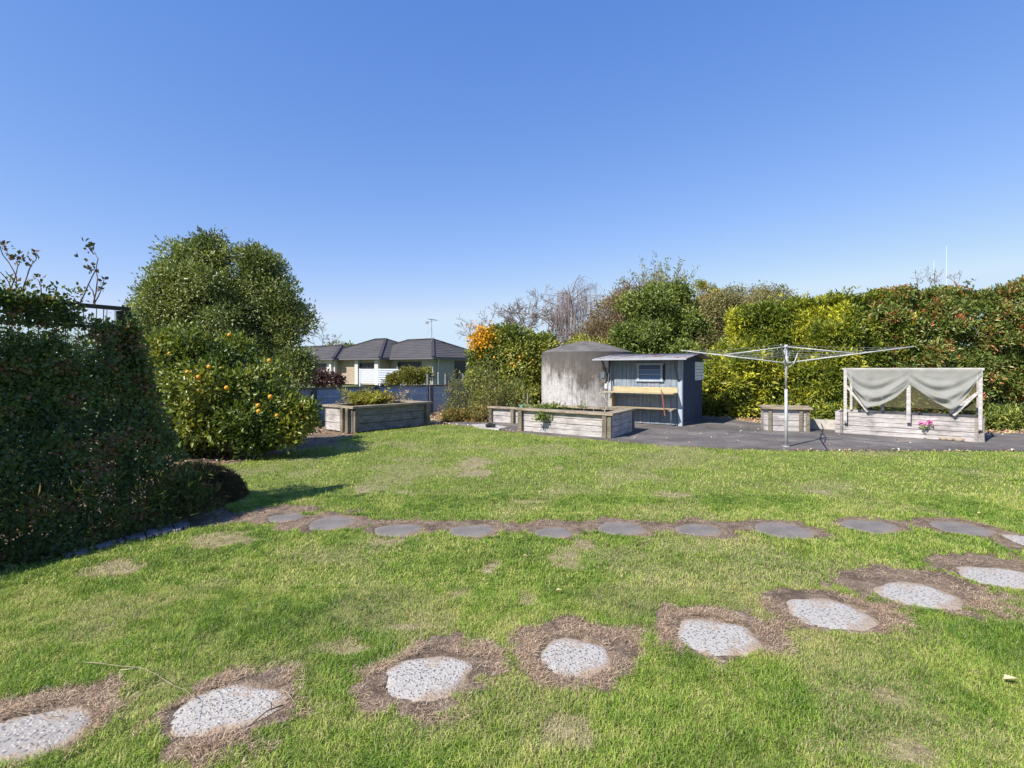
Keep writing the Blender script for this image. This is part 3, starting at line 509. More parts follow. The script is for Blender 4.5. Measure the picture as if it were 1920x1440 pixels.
for j in range(Tn):
    t = j / (Tn - 1)
    for i in range(S):
        s = ss[i]; half = (s - bp[0, 0]) / (aM - bp[0, 0]) if s < aM else (s - aM) / (bp[-1, 0] - aM); half = min(max(half, 0), 1); belly = math.sin(math.pi * half)
        z = (TOP - .02) * (1 - t) + zb[i] * t; sw = z - .0 + .10 * belly
        rise = ((abs(half - .5) * 2) ** 2) * .30     # swag lines rise towards the posts
        ph = (z - rise - .62) / .085; env = min(1, max(0, (t - .25) / .35)) * (1 if t < .98 else .6)
        fold = .032 * math.sin(ph * 2.1 + 1.5 * math.sin(half * 5)) * env * (.3 + belly) + .008 * math.sin(s * 21 + t * 3) * (1 - t) * min(1, t * 4)
        roll = .05 * math.exp(-((t - .80) / .07) ** 2) * belly
        V.append(fE.p(s, -.115 - .05 * belly * t - fold - roll, z))
idx = np.arange(S * Tn).reshape(Tn, S); Fq = np.stack([idx[:-1, :-1].ravel(), idx[1:, :-1].ravel(), idx[1:, 1:].ravel(), idx[:-1, 1:].ravel()], 1)
link_np('netting', np.array(V), [Fq], netting_mat(), tN, smooth=True)
# pink flowers on the face of bed E
fp = onE(1735, 802); tf = thing('pink_flower_clump', 'clump of pink flowers growing out of the face of the netted bed', 'flowers', fp)
mpink = leaf_mat('pink_petals', [(0, (.62, .06, .20)), (1, (.85, .16, .36))], .3, .6); mfg = leaf_mat('grey_green_leaves', [(0, (.06, .10, .05)), (1, (.20, .26, .16))])
for px, py in ((1726, 794), (1743, 793), (1735, 795)):
    c = onE(px, py, -.08); C = c + rng.normal(size=(14, 3)) * .018; leaves('blossom', C, rng.normal(size=(14, 3)), 5, .03, .9, .01, mpink, tf, seed=px)
C = onE(1735, 799, -.07) + rng.normal(size=(40, 3)) * np.array([.045, .015, .018]); leaves('foliage', C, np.tile(-vE, (40, 1)), 4, .035, .4, .02, mfg, tf, seed=4)
# round stones at the foot of bed E
for i, (px, py, s) in enumerate(((1768, 826, .07), (1780, 827, .06), (1797, 828, .085))):
    c = G(px, py); mb = MB().ball(c + [0, 0, .04], s, 10, .62); tag(mb.build('rock', plain('tan_rock', (.36, .29, .22), .9, var=.3), smooth=True), ['left rounded tan rock at the foot of the netted bed', 'middle small tan rock at the foot of the netted bed', 'right and largest tan rock at the foot of the netted bed'][i], 'rock', 'tan rocks at the foot of the netted bed')
# low concrete wall between beds D and E, and beyond E
MB_ = MB(); f = Fr((6.9, 13.15), (.85, -.53)).setv((.53, .85)); MB_.fbox(f, 0, 1.1, 0, .12, 0, .24, .006); tag(MB_.build('low_wall', M_conc), 'low pale concrete kerb wall between the small bed and the netted bed', 'low wall')
# ================================================================ TANK
cT = np.array([2.43, 17.05, 0]); rT = 1.47
tT = thing('water_tank', 'large round weathered concrete water tank with domed lid behind the long bed', 'water tank', cT); M_tank = concrete_tank()
MB().lathe(cT, [(rT + .01, 0), (rT, .4), (rT - .005, 1.2), (rT - .01, 1.90), (rT - .012, 2.0)], 72).build('wall', M_tank, tT, smooth=True)
M_lid = plain('lid_concrete', (.13, .12, .112), .95, var=.35, scale=3)
MB().lathe(cT, [(rT - .013, 2.0), (rT - .10, 2.045), (1.05, 2.145), (.72, 2.24), (.40, 2.325), (.22, 2.36), (.001, 2.362)], 72).build('lid', M_lid, tT)
pt = P(1094, 655, 15.9)
# pump box with hose on the tank side near the shed
pb = P(1131, 703, 15.0); tb = thing('pump_box', 'small blue grey switch box with a dark hose hanging between tank and shed', 'switch box', pb); mbx = plain('blue_grey_plastic', (.14, .18, .23), .6)
f = Fr(pb[:2], (.93, -.1)).setv((.1, .93)); MB().fbox(f, -.07, .05, 0, .1, pb[2] - .12, pb[2] + .08).build('box', mbx, tb); MB().fbox(f, -.055, .035, -.02, -.002, pb[2] - .09, pb[2] + .06).build('cover', mbx, tb)
mdk = plain('black_hose', (.02, .02, .022), .6)
MB().tube([pb + np.array(q) for q in ((-.02, 0, .3), (.0, -.02, .18), (.09, .0, .06), (.11, .0, -.12), (.07, 0, -.3), (.14, 0, -.42))], .022, 7).build('hose', mdk, tb, smooth=True)
MB().tube([pb + np.array(q) for q in ((-.06, -.02, .36), (.1, -.02, .17), (.35, -.02, .13))], .014, 7).build('pipe', mdk, tb, smooth=True)
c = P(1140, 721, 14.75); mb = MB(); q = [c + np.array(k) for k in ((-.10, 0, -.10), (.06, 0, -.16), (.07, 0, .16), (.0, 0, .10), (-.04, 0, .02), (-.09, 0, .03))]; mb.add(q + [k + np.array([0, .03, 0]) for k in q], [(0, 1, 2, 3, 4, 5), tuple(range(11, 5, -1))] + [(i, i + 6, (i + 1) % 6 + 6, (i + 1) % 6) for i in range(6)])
tag(mb.build('white_patch', plain('plain_white', (.75, .76, .77), .6, var=.05)), 'ragged flat white patch beside the left corner of the shed', 'patch')  # flat white piece added for a white patch of unknown kind
# ================================================================ SHED
SH = Fr((4.33, 13.4), (-.835, .55)).setv((.55, .835)); LW = 1.95; LD = 2.08; HF = 1.78; HR = 1.875
tS = thing('garden_shed', 'blue grey weathered timber garden shed with awning roof beside the tank', 'shed', SH.p(LW / 2, LD / 2, 0))
mfs = paint_wood('faded_blue_paint', (.21, .255, .31), (.36, .38, .40), .45); mss = paint_wood('shade_darkened_cladding', (.075, .09, .125), (.11, .13, .16), .3); mtr = paint_wood('pale_blue_trim', (.37, .42, .48), (.5, .52, .54), .4)  # mss is the side cladding, its colour darkened to carry the wall's shade
mb = MB(); a = 0.0; k = 0; random.seed(3)
wa0, wa1, wz0, wz1 = None, None, None, None
def onS(px, py, b=0.):
    d = np.array([(px - 960) / F, 1., -(py - HZ) / F]); o = SH.p(0, b, 0); c = np.array([0, 0, EYE]); s = ((o - c) @ SH.v) / (d @ SH.v); p = c + d * s; return (p - SH.o) @ SH.u, p[2]
wa1, wz1 = onS(1198.5, 684.5); wa0, wz0 = onS(1239, 712)
while a < LW - .02:
    wd = min(random.uniform(.085, .16), LW - a); a2 = a + wd
    if LW - a2 < .05: a2 = LW
    j = random.uniform(0, .012)
    if a2 > wa0 - .0 and a < wa1 + .0: mb.fbox(SH, a + .004, a2 - .004, -j, .02, wz1 + .03, HF - .02); mb.fbox(SH, a + .004, a2 - .004, -j, .02, .03, wz0 - .03)
    else: mb.fbox(SH, a + .004, a2 - .004, -j, .02, .03, HF - .02)
    a = a2
mb.build('front_wall', mfs, tS)
MB().fbox(SH, .03, LW - .03, .024, .05, .02, HF - .03).build('backing', plain('dark_backing', (.05, .055, .06), .9), tS)
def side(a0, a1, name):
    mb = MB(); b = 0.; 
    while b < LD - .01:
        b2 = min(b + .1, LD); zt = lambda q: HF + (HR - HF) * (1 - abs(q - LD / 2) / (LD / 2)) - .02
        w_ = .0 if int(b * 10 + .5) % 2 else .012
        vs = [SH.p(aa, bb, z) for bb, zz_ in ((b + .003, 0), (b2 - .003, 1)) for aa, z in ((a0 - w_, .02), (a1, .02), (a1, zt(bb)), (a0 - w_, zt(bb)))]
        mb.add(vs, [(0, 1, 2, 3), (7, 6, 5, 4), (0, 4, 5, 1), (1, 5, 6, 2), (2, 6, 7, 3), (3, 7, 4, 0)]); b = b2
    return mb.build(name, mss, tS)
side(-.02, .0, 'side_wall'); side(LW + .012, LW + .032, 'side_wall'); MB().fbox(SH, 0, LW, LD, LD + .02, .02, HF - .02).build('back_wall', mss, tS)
MB().fbox(SH, -.045, -.024, -.045, .05, 0, HF - .03).fbox(SH, -.02, .06, -.045, -.018, 0, HF - .03).build('corner_post', mtr, tS); MB().fbox(SH, LW - .06, LW + .02, -.045, -.018, 0, HF - .03).build('corner_post', mtr, tS)
# louvre window in the front
tw = MB(); e = .05; tw.fbox(SH, wa0 - e, wa0, -.035, .02, wz0, wz1); tw.fbox(SH, wa1, wa1 + e, -.035, .02, wz0, wz1); tw.fbox(SH, wa0 - e - .02, wa1 + e + .02, -.04, .02, wz1, wz1 + e); tw.fbox(SH, wa0 - e - .03, wa1 + e + .03, -.06, .02, wz0 - e, wz0)
wo = tw.build('window', mtr, tS); mgl = NT('louvre_glass').fin((.09, .13, .22), .12, 0, .7); malu = plain('aluminium', (.55, .57, .6), .4, .4, .05)
for k in range(3):
    z0 = wz0 + (wz1 - wz0) * k / 3; z1 = wz0 + (wz1 - wz0) * (k + 1) / 3; MB().box8([SH.p(aa, bb, zz) for zz, bo in ((z0 + .004, -.022), (z1 - .01, .006)) for aa, bb in ((wa0, bo), (wa1, bo), (wa1, bo + .006), (wa0, bo + .006))]).build('louvre', mgl, wo)
    if k: MB().fbox(SH, wa0, wa1, -.03, -.024, z0 - .006, z0 + .004).build('glazing_bar', malu, wo)
# white louvre window on the dark side
def onSide(px, py):
    d = np.array([(px - 960) / F, 1., -(py - HZ) / F]); o = SH.p(-.035, 0, 0); c = np.array([0, 0, EYE]); s = ((o - c) @ SH.u) / (d @ SH.u); p = c + d * s; return (p - SH.o) @ SH.v, p[2]
sb0, sz1 = onSide(1303.5, 680.5); sb1, sz0 = onSide(1318, 710); mwl = plain('white_louvre', (.78, .80, .83), .35, var=.06)
wn_ = MB().fbox(SH, -.045, -.036, sb0 - .03, sb0, sz0 - .03, sz1 + .03).fbox(SH, -.045, -.036, sb1, sb1 + .03, sz0 - .03, sz1 + .03).fbox(SH, -.046, -.036, sb0, sb1, sz1, sz1 + .03).fbox(SH, -.046, -.036, sb0, sb1, sz0 - .03, sz0).build('window', mwl, tS)
for k in range(5): z0 = sz0 + (sz1 - sz0) * k / 5; MB().fbox(SH, -.044, -.038, sb0 + .003, sb1 - .003, z0 + .006, z0 + (sz1 - sz0) / 5 - .004).build('louvre', mwl, wn_)
# roof, corrugated, front slope is the long awning
mir = iron_roof(); OH = .52; n = 110
def roof(b0, z0, b1, z1, th=.012):
    V = []; aa = np.linspace(-.27, LW + .27, n)
    for b, z in ((b0, z0), (b1, z1)):
        for a in aa: V.append(SH.p(a, b, z + .009 * math.sin(a * 2 * math.pi / .076)))
    V += [v - np.array([0, 0, th]) for v in V]; i = np.arange(n - 1)
    Fq = np.concatenate([np.stack([i, i + 1, i + 1 + n, i + n], 1), np.stack([i + 2 * n, i + 3 * n, i + 1 + 3 * n, i + 1 + 2 * n], 1), np.stack([i, i + 2 * n, i + 1 + 2 * n, i + 1], 1), np.stack([i + n, i + n + 1, i + 1 + 3 * n, i + 3 * n], 1)])
    Fq = np.concatenate([Fq, np.array([[0, n, 3 * n, 2 * n], [n - 1, 3 * n - 1, 4 * n - 1, 2 * n - 1]])]); return link_np('roof_sheet', np.array(V), [Fq], mir, tS)
roof(-OH, 1.735, LD / 2, 1.905); roof(LD / 2 + .002, 1.905, LD + .22, 1.77)
MB().fbox(SH, -.28, LW + .28, -OH - .012, -OH - .002, 1.705, 1.742).build('fascia', plain('pale_flashing', (.36, .38, .42), .5, .2, .12), tS)
mstr = plain('dark_steel', (.06, .065, .075), .6)
for a in (.05, LW - .0): MB().bar(SH.p(a, -OH + .02, 1.70), SH.p(a - .0, -.05, 1.17), .038).build('strut', mstr, tS)
for a in (-.03, LW + .02): MB().bar(SH.p(a, -OH, 1.705), SH.p(a, -.03, 1.74), .03).build('bracket', mstr, tS)
for a in (LW - .05,): MB().bar(SH.p(a, -.05, 1.70), SH.p(a - .03, -.36, .87), .024).build('hanger_rod', mstr, tS)
MB().fbox(SH, LW - .03, LW + .0, -.065, -.047, 1.12, 1.74).build('downpipe', mstr, tS)
MB().fbox(SH, -.06, -.047, .03, LD, .0, .12).build('skirting', mss, tS)
# potting bench against the shed front
tP = thing('potting_bench', 'timber potting bench with two shelves against the front of the blue shed', 'bench', SH.p(LW / 2, -.3, 0)); mye = timber('fresh_pine', (.40, .31, .17), (.52, .43, .26), (.62, .53, .36), rotz=math.atan2(.55, -.835), stainamt=.15); mgy = timber('bench_shelf', (.26, .2, .12), (.42, .34, .22), (.52, .44, .32), rotz=math.atan2(.55, -.835), stainamt=.3)
MB().fbox(SH, .06, LW - .1, -.075, -.05, .87, 1.0, .002).build('back_board', mye, tP); MB().fbox(SH, .06, LW + .0, -.46, -.078, .845, .868, .002).build('upper_shelf', mye, tP)
MB().fbox(SH, .08, LW - .15, -.40, -.05, .44, .462, .002).build('lower_shelf', mgy, tP)
MB().fbox(SH, LW - .19, LW - .13, -.30, -.06, 0.01, .842).build('leg', mgy, tP); MB().bar(SH.p(.14, -.40, .44), SH.p(.22, -.10, .01), .03).build('leg', mtr, tP)
for a in (.12, LW - .22): MB().fbox(SH, a + .001, a + .044, -.40, -.06, .80, .842).build('bearer', mgy, tP); MB().fbox(SH, a + .05, a + .08, -.38, -.06, .40, .438).build('bearer', mgy, tP)
MB().fbox(SH, .12, LW - .18, -.05, -.048, .0, .001).build('foot_rail', mgy, tP)
tag(MB().tube([SH.p(.36, -.50, .95), SH.p(.33, -.50, .88), SH.p(.26, -.49, .30)], .016, 7).build('rusty_rod', plain('rust', (.26, .10, .055), .9, var=.3)), 'rusty rod leaning against the right end of the potting bench', 'rod')
# ================================================================ CLOTHES LINE
hub = G(1474, 839); hx, hy = hub[0], hub[1]; tL = thing('rotary_clothes_line', 'galvanised rotary clothes line standing at the edge of the patio', 'clothes line', hub)
H = lambda x, y, z: np.array([hx + x, hy + y, z])
MB().tube([H(0, 0, -.05), H(0, 0, 1.10)], .030, 14).build('pole', M_galv, tL, smooth=True); MB().tube([H(0, 0, 1.10), H(0, 0, 1.90)], .022, 14).build('inner_pole', M_galv, tL, smooth=True); MB().tube([H(0, 0, 0.012), H(0, 0, .03)], .06, 14).build('base_collar', M_galv, tL)
MB().tube([H(0, 0, 1.55), H(0, 0, 1.66)], .042, 14).build('hub', M_galv, tL, smooth=True); MB().tube([H(0, 0, 1.87), H(0, 0, 1.94)], .032, 12).build('cap', M_galv, tL, smooth=True)
MB().tube([H(.0, -.05, 1.48), H(.10, -.10, 1.60), H(.15, -.13, 1.78)], .010, 7).build('crank_handle', M_galv, tL, smooth=True)
MB().tube([H(-.045, -.03, 1.52), H(-.05, -.03, 1.75), H(-.03, -.02, 1.86)], .009, 7).build('lift_rod', M_galv, tL, smooth=True)
def dirpx(px, py, L): # boom direction found from where its tip shows
    best = None
    for k in range(720):
        a = k * math.pi / 360; X = hx + L * math.cos(a); Y = hy + L * math.sin(a); e = abs(960 + F * X / Y - px)
        if best is None or e < best[0]: best = (e, a)
    return best[1]
aR_ = math.atan2(-.5, .87); L_ = 1.93; tips = []
for k in range(4):
    a = aR_ + k * math.pi / 2; d = np.array([math.cos(a), math.sin(a)]); tip = H(d[0] * L_, d[1] * L_, 1.865); tips.append(tip)
    MB().tube([H(d[0] * .04, d[1] * .04, 1.60), tip], .0145, 10, .012).build('arm', M_galv, tL, smooth=True)
    MB().tube([H(d[0] * .02, d[1] * .02, 1.90), H(d[0] * L_ * .55, d[1] * L_ * .55, 1.60 + .265 * .55 + .02)], .011, 8).build('stay', M_galv, tL, smooth=True)
mb = MB()
for fr_ in (.45, .6, .75, .98):
    pts = [np.array([hx, hy, 1.60]) + (t - np.array([hx, hy, 1.60])) * fr_ for t in tips]
    for i in range(4):
        p, q = pts[i], pts[(i + 1) % 4]; mb.tube([p, (p + q) / 2 - np.array([0, 0, .03]), q], .0022, 4)
mb.build('line_wire', plain('wire', (.35, .36, .36), .5, .3), tL)
# ================================================================ RETAINING WALL (blue grey timber)
RW = Fr((-7.4, 13.9), (.72, .62)).setv((-.62, .72)); RWp0 = P(560, 728, 14.6); RWp1 = P(895, 720, 18.8)
RW = Fr(RWp0[:2], (RWp1 - RWp0)[:2]).setv((-(RWp1 - RWp0)[1], (RWp1 - RWp0)[0])); RL = np.linalg.norm((RWp1 - RWp0)[:2])
tR = thing('retaining_wall', 'low blue grey timber retaining wall with posts behind the left beds', 'retaining wall', RW.p(RL / 2, 0, 0)); mrw = paint_wood('blue_grey_timber', (.33, .40, .50), (.42, .46, .50), .5); mmoss = timber('mossy_cap', (.10, .085, .055), (.2, .18, .13), (.3, .28, .23), rotz=.7)
for k in range(4): MB().fbox(RW, -2.2, RL + 1.5, 0, .06, k * .225 + .005, (k + 1) * .225 - .008, .006).build('plank', mrw, tR)
MB().fbox(RW, -2.2, RL + 1.5, -.05, .12, .902, .945, .006).build('cap_rail', mmoss, tR)
for a in np.arange(.35, RL + 1.4, 1.95): MB().fbox(RW, a, a + .13, -.10, -.004, 0, .90, .004).build('post', paint_wood('dark_post', (.10, .10, .11), (.2, .2, .2), .3), tR)
# ================================================================ NEIGHBOUR'S HOUSE
E1 = np.array([-.81, .59, 0]); E1 /= np.linalg.norm(E1); E2 = np.array([.59, .81, 0]); E2 = E2 - E1 * (E2 @ E1); E2 /= np.linalg.norm(E2)
C0 = np.array([-6.5, 43., 0]); tH = thing('house', 'single storey pale brick house with dark tiled hip roof beyond the blue retaining wall', 'house', C0)
def roof_tile():
    t = NT('roof_tiles'); n = t.noise(t.wpos(), .8, 4); return t.fin(t.ramp(n, [(.3, (.072, .066, .068)), (.7, (.098, .09, .092))]), .75, 0, .25)
mrt = roof_tile(); mridge = plain('ridge_cap', (.05, .046, .05), .7, var=.1); mgut = plain('gutter', (.12, .115, .13), .5, var=.05); msof = plain('soffit', (.62, .60, .56), .8, var=.04)
mcream = brick_mat('cream_brick', (.40, .33, .25), (.35, .28, .21), (.28, .23, .19)); mpale = brick_mat('pale_brick', (.36, .35, .30), (.32, .31, .27), (.25, .24, .22)); mwht = plain('white_trim', (.52, .50, .47), .6, var=.04)
EZ = 2.40
def course_face(mb, a, b, c, d, n, step=.035):
    """a,b eave ends; c,d top ends (c above b, d above a): stepped tile courses"""
    nr = np.cross(b - a, d - a); nr /= (np.linalg.norm(nr) + 1e-9); nr = nr if nr[2] > 0 else -nr
    for k in range(n):
        s0 = k / n; s1 = (k + 1) / n; l0 = a + (d - a) * s0; r0 = b + (c - b) * s0; l1 = a + (d - a) * s1; r1 = b + (c - b) * s1
        mb.add([l0 + nr * step, r0 + nr * step, r1 + nr * .004, l1 + nr * .004, l0, r0], [(0, 1, 2, 3), (4, 5, 1, 0)])
def hip(o, L, W, pit, name='roof'):
    """hip roof block: o corner nearest, L along E1, W along E2"""
    h = W / 2; z = EZ + pit * h; Z = np.array([0, 0, 1.]); A = o + Z * EZ; B = A + E1 * L; Cc = B + E2 * W; D = A + E2 * W; r0 = o + E1 * h + E2 * h + Z * z; r1 = o + E1 * (L - h) + E2 * h + Z * z; mb = MB(); n = max(6, int(h / .36))
    course_face(mb, A, B, r1, r0, n); course_face(mb, D, A, r0, r0 + E1 * .001, n); course_face(mb, Cc, D, r0, r1, n); course_face(mb, B, Cc, r1 + E1 * .001, r1, n)
    ro = mb.build(name, mrt, tH); k = MB()
    for p, q in ((A, r0), (B, r1), (D, r0), (Cc, r1), (r0, r1)): k.bar(p + Z * .05, q + Z * .05, .26, .09)
    k.build('ridge_capping', mridge, ro)
    gm = MB()
    for p, q in ((A, B), (D, A)): gm.bar(p - Z * .09, q - Z * .09, .13, .15)
    gm.build('gutter', mgut, tH); MB().box8([o + E1 * .05 + E2 * .05 + Z * (EZ - .10), o + E1 * (L - .05) + E2 * .05 + Z * (EZ - .10), o + E1 * (L - .05) + E2 * (W - .05) + Z * (EZ - .10), o + E1 * .05 + E2 * (W - .05) + Z * (EZ - .10)] + [o + E1 * .05 + E2 * .05 + Z * (EZ - .03), o + E1 * (L - .05) + E2 * .05 + Z * (EZ - .03), o + E1 * (L - .05) + E2 * (W - .05) + Z * (EZ - .03), o + E1 * .05 + E2 * (W - .05) + Z * (EZ - .03)]).build('soffit', msof, tH)
C2 = C0 + E1 * 5.34 - E2 * 1.1; C3 = C2 + E1 * 5.75 - E2 * .6
hip(C0, 11.5, 8.2, .435); hip(C2, 10.6, 9., .435); hip(C3, 13, 6.4, .42)
Ih = .6
def onHouse(px, py, off):   # px -> distance along a front plane offset 'off' metres along E2 from C0's eave line
    d = np.array([(px - 960) / F, 1., -(py - HZ) / F]); o = C0 + E2 * off; c = np.array([0, 0, EYE]); s = ((o - c) @ E2) / (d @ E2); p = c + d * s; return (p - C0) @ E1, p[2]
def hb(a0, a1, off0, off1, z0, z1, mat, name, parent=None):
    q = [C0 + E1 * a + E2 * b + np.array([0, 0, z]) for z in (z0, z1) for a, b in ((a0, off0), (a1, off0), (a1, off1), (a0, off1))]; return MB().box8(q).build(name, mat, parent or tH)
def hwin(px0, px1, py0, py1, off, frame=True, door=False):
    a1, z1 = onHouse(px0, py0, off); a0, z0 = onHouse(px1, py1, off)
    if frame:
        fo = MB(); 
        for (x0, x1, y0, y1) in ((a0 - .07, a0, z0, z1), (a1, a1 + .07, z0, z1), (a0 - .07, a1 + .07, z1, z1 + .08), (a0 - .07, a1 + .07, z0 - .07, z0), ((a0 + a1) / 2 - .03, (a0 + a1) / 2 + .03, z0, z1)):
            fo.box8([C0 + E1 * a + E2 * b + np.array([0, 0, z]) for z in (y0, y1) for a, b in ((x0, off - .05), (x1, off - .05), (x1, off - .01), (x0, off - .01))])
        w_ = fo.build('window', plain('dark_frame', (.07, .06, .06), .5), tH)
    else: w_ = tH
    hb(a0 + .001, a1 - .001, off - .03, off - .012, z0 + .001, z1 - .001, M_glass, 'pane', w_)
o1 = Ih; o2 = -1.1 + Ih; o3 = -1.7 + Ih
a812 = onHouse(818, 700, o1)[0]
hb(Ih, 5.34 + Ih, o1, o1 + .2, 0, EZ - .1, mpale, 'front_wall'); hb(Ih - .002, Ih + .2, o1 + .204, 7.6, 0, EZ - .1, mpale, 'end_wall')
hb(5.34 + Ih, 11.09 + Ih, o2, o2 + .2, 0, EZ - .1, mcream, 'front_wall'); hb(5.34 + Ih - .004, 5.34 + Ih + .2, o2 + .204, o1 + .3, 0, EZ - .1, mcream, 'end_wall')
hb(11.09 + Ih, 23, o3, o3 + .2, 0, EZ - .1, mwht, 'front_wall'); hb(11.09 + Ih - .004, 11.09 + Ih + .2, o3 + .204, o2 + .3, 0, EZ - .1, mcream, 'end_wall'); hb(Ih, 21, 7.6, 7.8, 0, EZ - .1, mcream, 'back_wall')
hwin(747, 789, 680, 693, o1); hwin(719, 731, 681, 690, o1 - .001); hwin(675, 705, 682, 692, o2); hwin(587, 611, 683, 704, o3)
a1_, z_ = onHouse(706, 700, o2); a0_ = onHouse(713, 700, o2)[0]; hb(a0_, a1_, o2 - .25, o2 - .01, 0, EZ - .1, mwht, 'column')
a1_ = onHouse(669, 700, o2)[0]; a0_ = onHouse(675, 700, o2)[0]; hb(a0_, a1_, o2 - .25, o2 - .01, 0, EZ - .1, mwht, 'column')
a1_ = onHouse(621, 700, o3)[0]; a0_ = onHouse(625, 700, o3)[0]; hb(a0_, a1_, o3 - .25, o3 - .01, 0, EZ - .1, mwht, 'column')
# window in the end wall, seen at px 852..872
def onEnd(px): d = np.array([(px - 960) / F, 1., 0]); o = C0 + E1 * Ih; s = (o @ E1) / (d @ E1); return (d * s - C0) @ E2
b0, b1 = onEnd(852), onEnd(873); q = [C0 + E1 * a + E2 * b + np.array([0, 0, z]) for z in (.55, 2.12) for a, b in ((Ih - .03, b0), (Ih - .03, b1), (Ih - .005, b1), (Ih - .005, b0))]; MB().box8(q).build('window', M_glass, tH)
dp = C0 + E1 * (Ih - .12) + E2 * (o1 + .5); MB().tube([dp + [0, 0, 0], dp + [0, 0, 2.05]], .05, 8).tube([dp + [0, 0, 2.05], C0 + E2 * .9 + E1 * .1 + np.array([0, 0, 2.3])], .05, 8).build('downpipe', mwht, tH)
# aerial on the ridge
ap = P(809, 636, 47.6); tA2 = thing('tv_aerial', 'thin television aerial on a mast above the house roof', 'aerial', ap); mw = plain('aerial_metal', (.30, .31, .32), .5, .4)
MB().tube([ap - [0, 0, .25], P(809, 600, 47.6)], .022, 6).build('mast', mw, tA2); k = MB(); k.bar(P(804, 598, 47.6), P(819, 600, 47.6), .04)
for px in (805, 808, 811, 814, 817): c = P(px, 598.6 + (px - 804) * .13, 47.6); k.bar(c - np.array([.1, .45, 0]), c + np.array([.1, .45, 0]), .03)
k.build('antenna', mw, tA2); k = MB(); k.bar(P(800, 604, 47.6), P(812, 602, 47.6), .035); k.fbox(Fr(P(801, 605, 47.6)[:2], (1, 0)).setv((0, 1)), -.12, .1, -.1, .1, P(801, 607, 47.6)[2], P(801, 603, 47.6)[2]).build('reflector', mw, tA2)
MB().tube([P(808, 612, 47.6), P(799, 634, 47.0)], .008, 4).tube([P(809, 612, 47.6), P(813, 634, 47.6)], .008, 4).build('guy_wire', mw, tA2)
# white slat screen in front of the house
def screen(name, label, cat, p0, p1, z0, z1, slats, mat, posts, th=.03, gap=.25):
    f = Fr(p0[:2], (p1 - p0)[:2]).setv((-(p1 - p0)[1], (p1 - p0)[0])); L = np.linalg.norm((p1 - p0)[:2]); t = thing(name, label, cat, f.p(L / 2, 0, 0)); mb = MB(); h = (z1 - z0) / slats
    for k in range(slats): mb.fbox(f, 0, L, 0, th, z0 + k * h + h * gap / 2, z0 + (k + 1) * h - h * gap / 2)
    mb.build('slats', mat, t)
    for s in posts: MB().fbox(f, s * L - .05, s * L + .05, th + .003, th + .1, 0, z1).build('post', mat, t)
    return f
screen('slat_screen', 'white horizontal slat screen in front of the house windows', 'screen', P(673, 700, 36), P(751, 700, 34), .45, 1.46, 7, plain('white_slats', (.50, .53, .62), .6, var=.04), (0.01, .5, .99))
k = MB(); p0, p1 = P(751, 700, 34), P(752, 700, 33.9)
screen('wire_fence', 'low grey wire fence with posts in front of the right end of the house', 'fence', P(800, 700, 22), P(900, 700, 25), .93, 1.24, 9, plain('grey_wire', (.16, .165, .165), .6), (0.04, .35, .68, .99), .006, .86)
# ================================================================ LEFT: IVY ON A TRELLIS
TA = np.array([-3.9, 5.25, 0]); td = np.array([-.50, -.866, 0]); td /= np.linalg.norm(td); tn_ = np.array([.866, -.5, 0])
tI = thing('ivy_trellis', 'tall dark timber and wire trellis smothered in ivy along the left edge', 'trellis', TA + td * 1.6); mdw = timber('dark_trellis_timber', (.03, .028, .026), (.06, .055, .05), (.10, .09, .085), stainamt=.2)
for s in (0., 1.7, 3.4): MB().bar(TA + td * s - [0, 0, .05], TA + td * s + [0, 0, 2.07], .09, .09).build('post', mdw, tI)
MB().bar(TA - td * .05 + [0, 0, 2.095], TA + td * 3.45 + [0, 0, 2.085], .07, .035).build('top_rail', mdw, tI); MB().bar(TA + td * .06 + [0, 0, 1.90], TA + td * 3.45 + [0, 0, 1.90], .02, .03).build('wire_rail', mdw, tI)
r = np.random.default_rng(31); k = MB()
for i in range(60): s = i * .06 + r.random() * .03; k.tube([TA + td * s + tn_ * .02 + [0, 0, .3], TA + td * (s + r.normal() * .03) + tn_ * (.02 + r.normal() * .02) + [0, 0, 1.3], TA + td * (s + r.normal() * .02) + tn_ * .02 + [0, 0, 2.08]], r.uniform(.003, .006), 4)
k.build('vine_stems', M_barkpale, tI)
M_ivy = leaf_mat('ivy_leaf', [(0, (.014, .026, .014)), (.4, (.026, .046, .018)), (.72, (.045, .075, .022)), (.80, (.06, .085, .026)), (.83, (.085, .05, .035)), (1, (.13, .08, .055))], .25, .4)
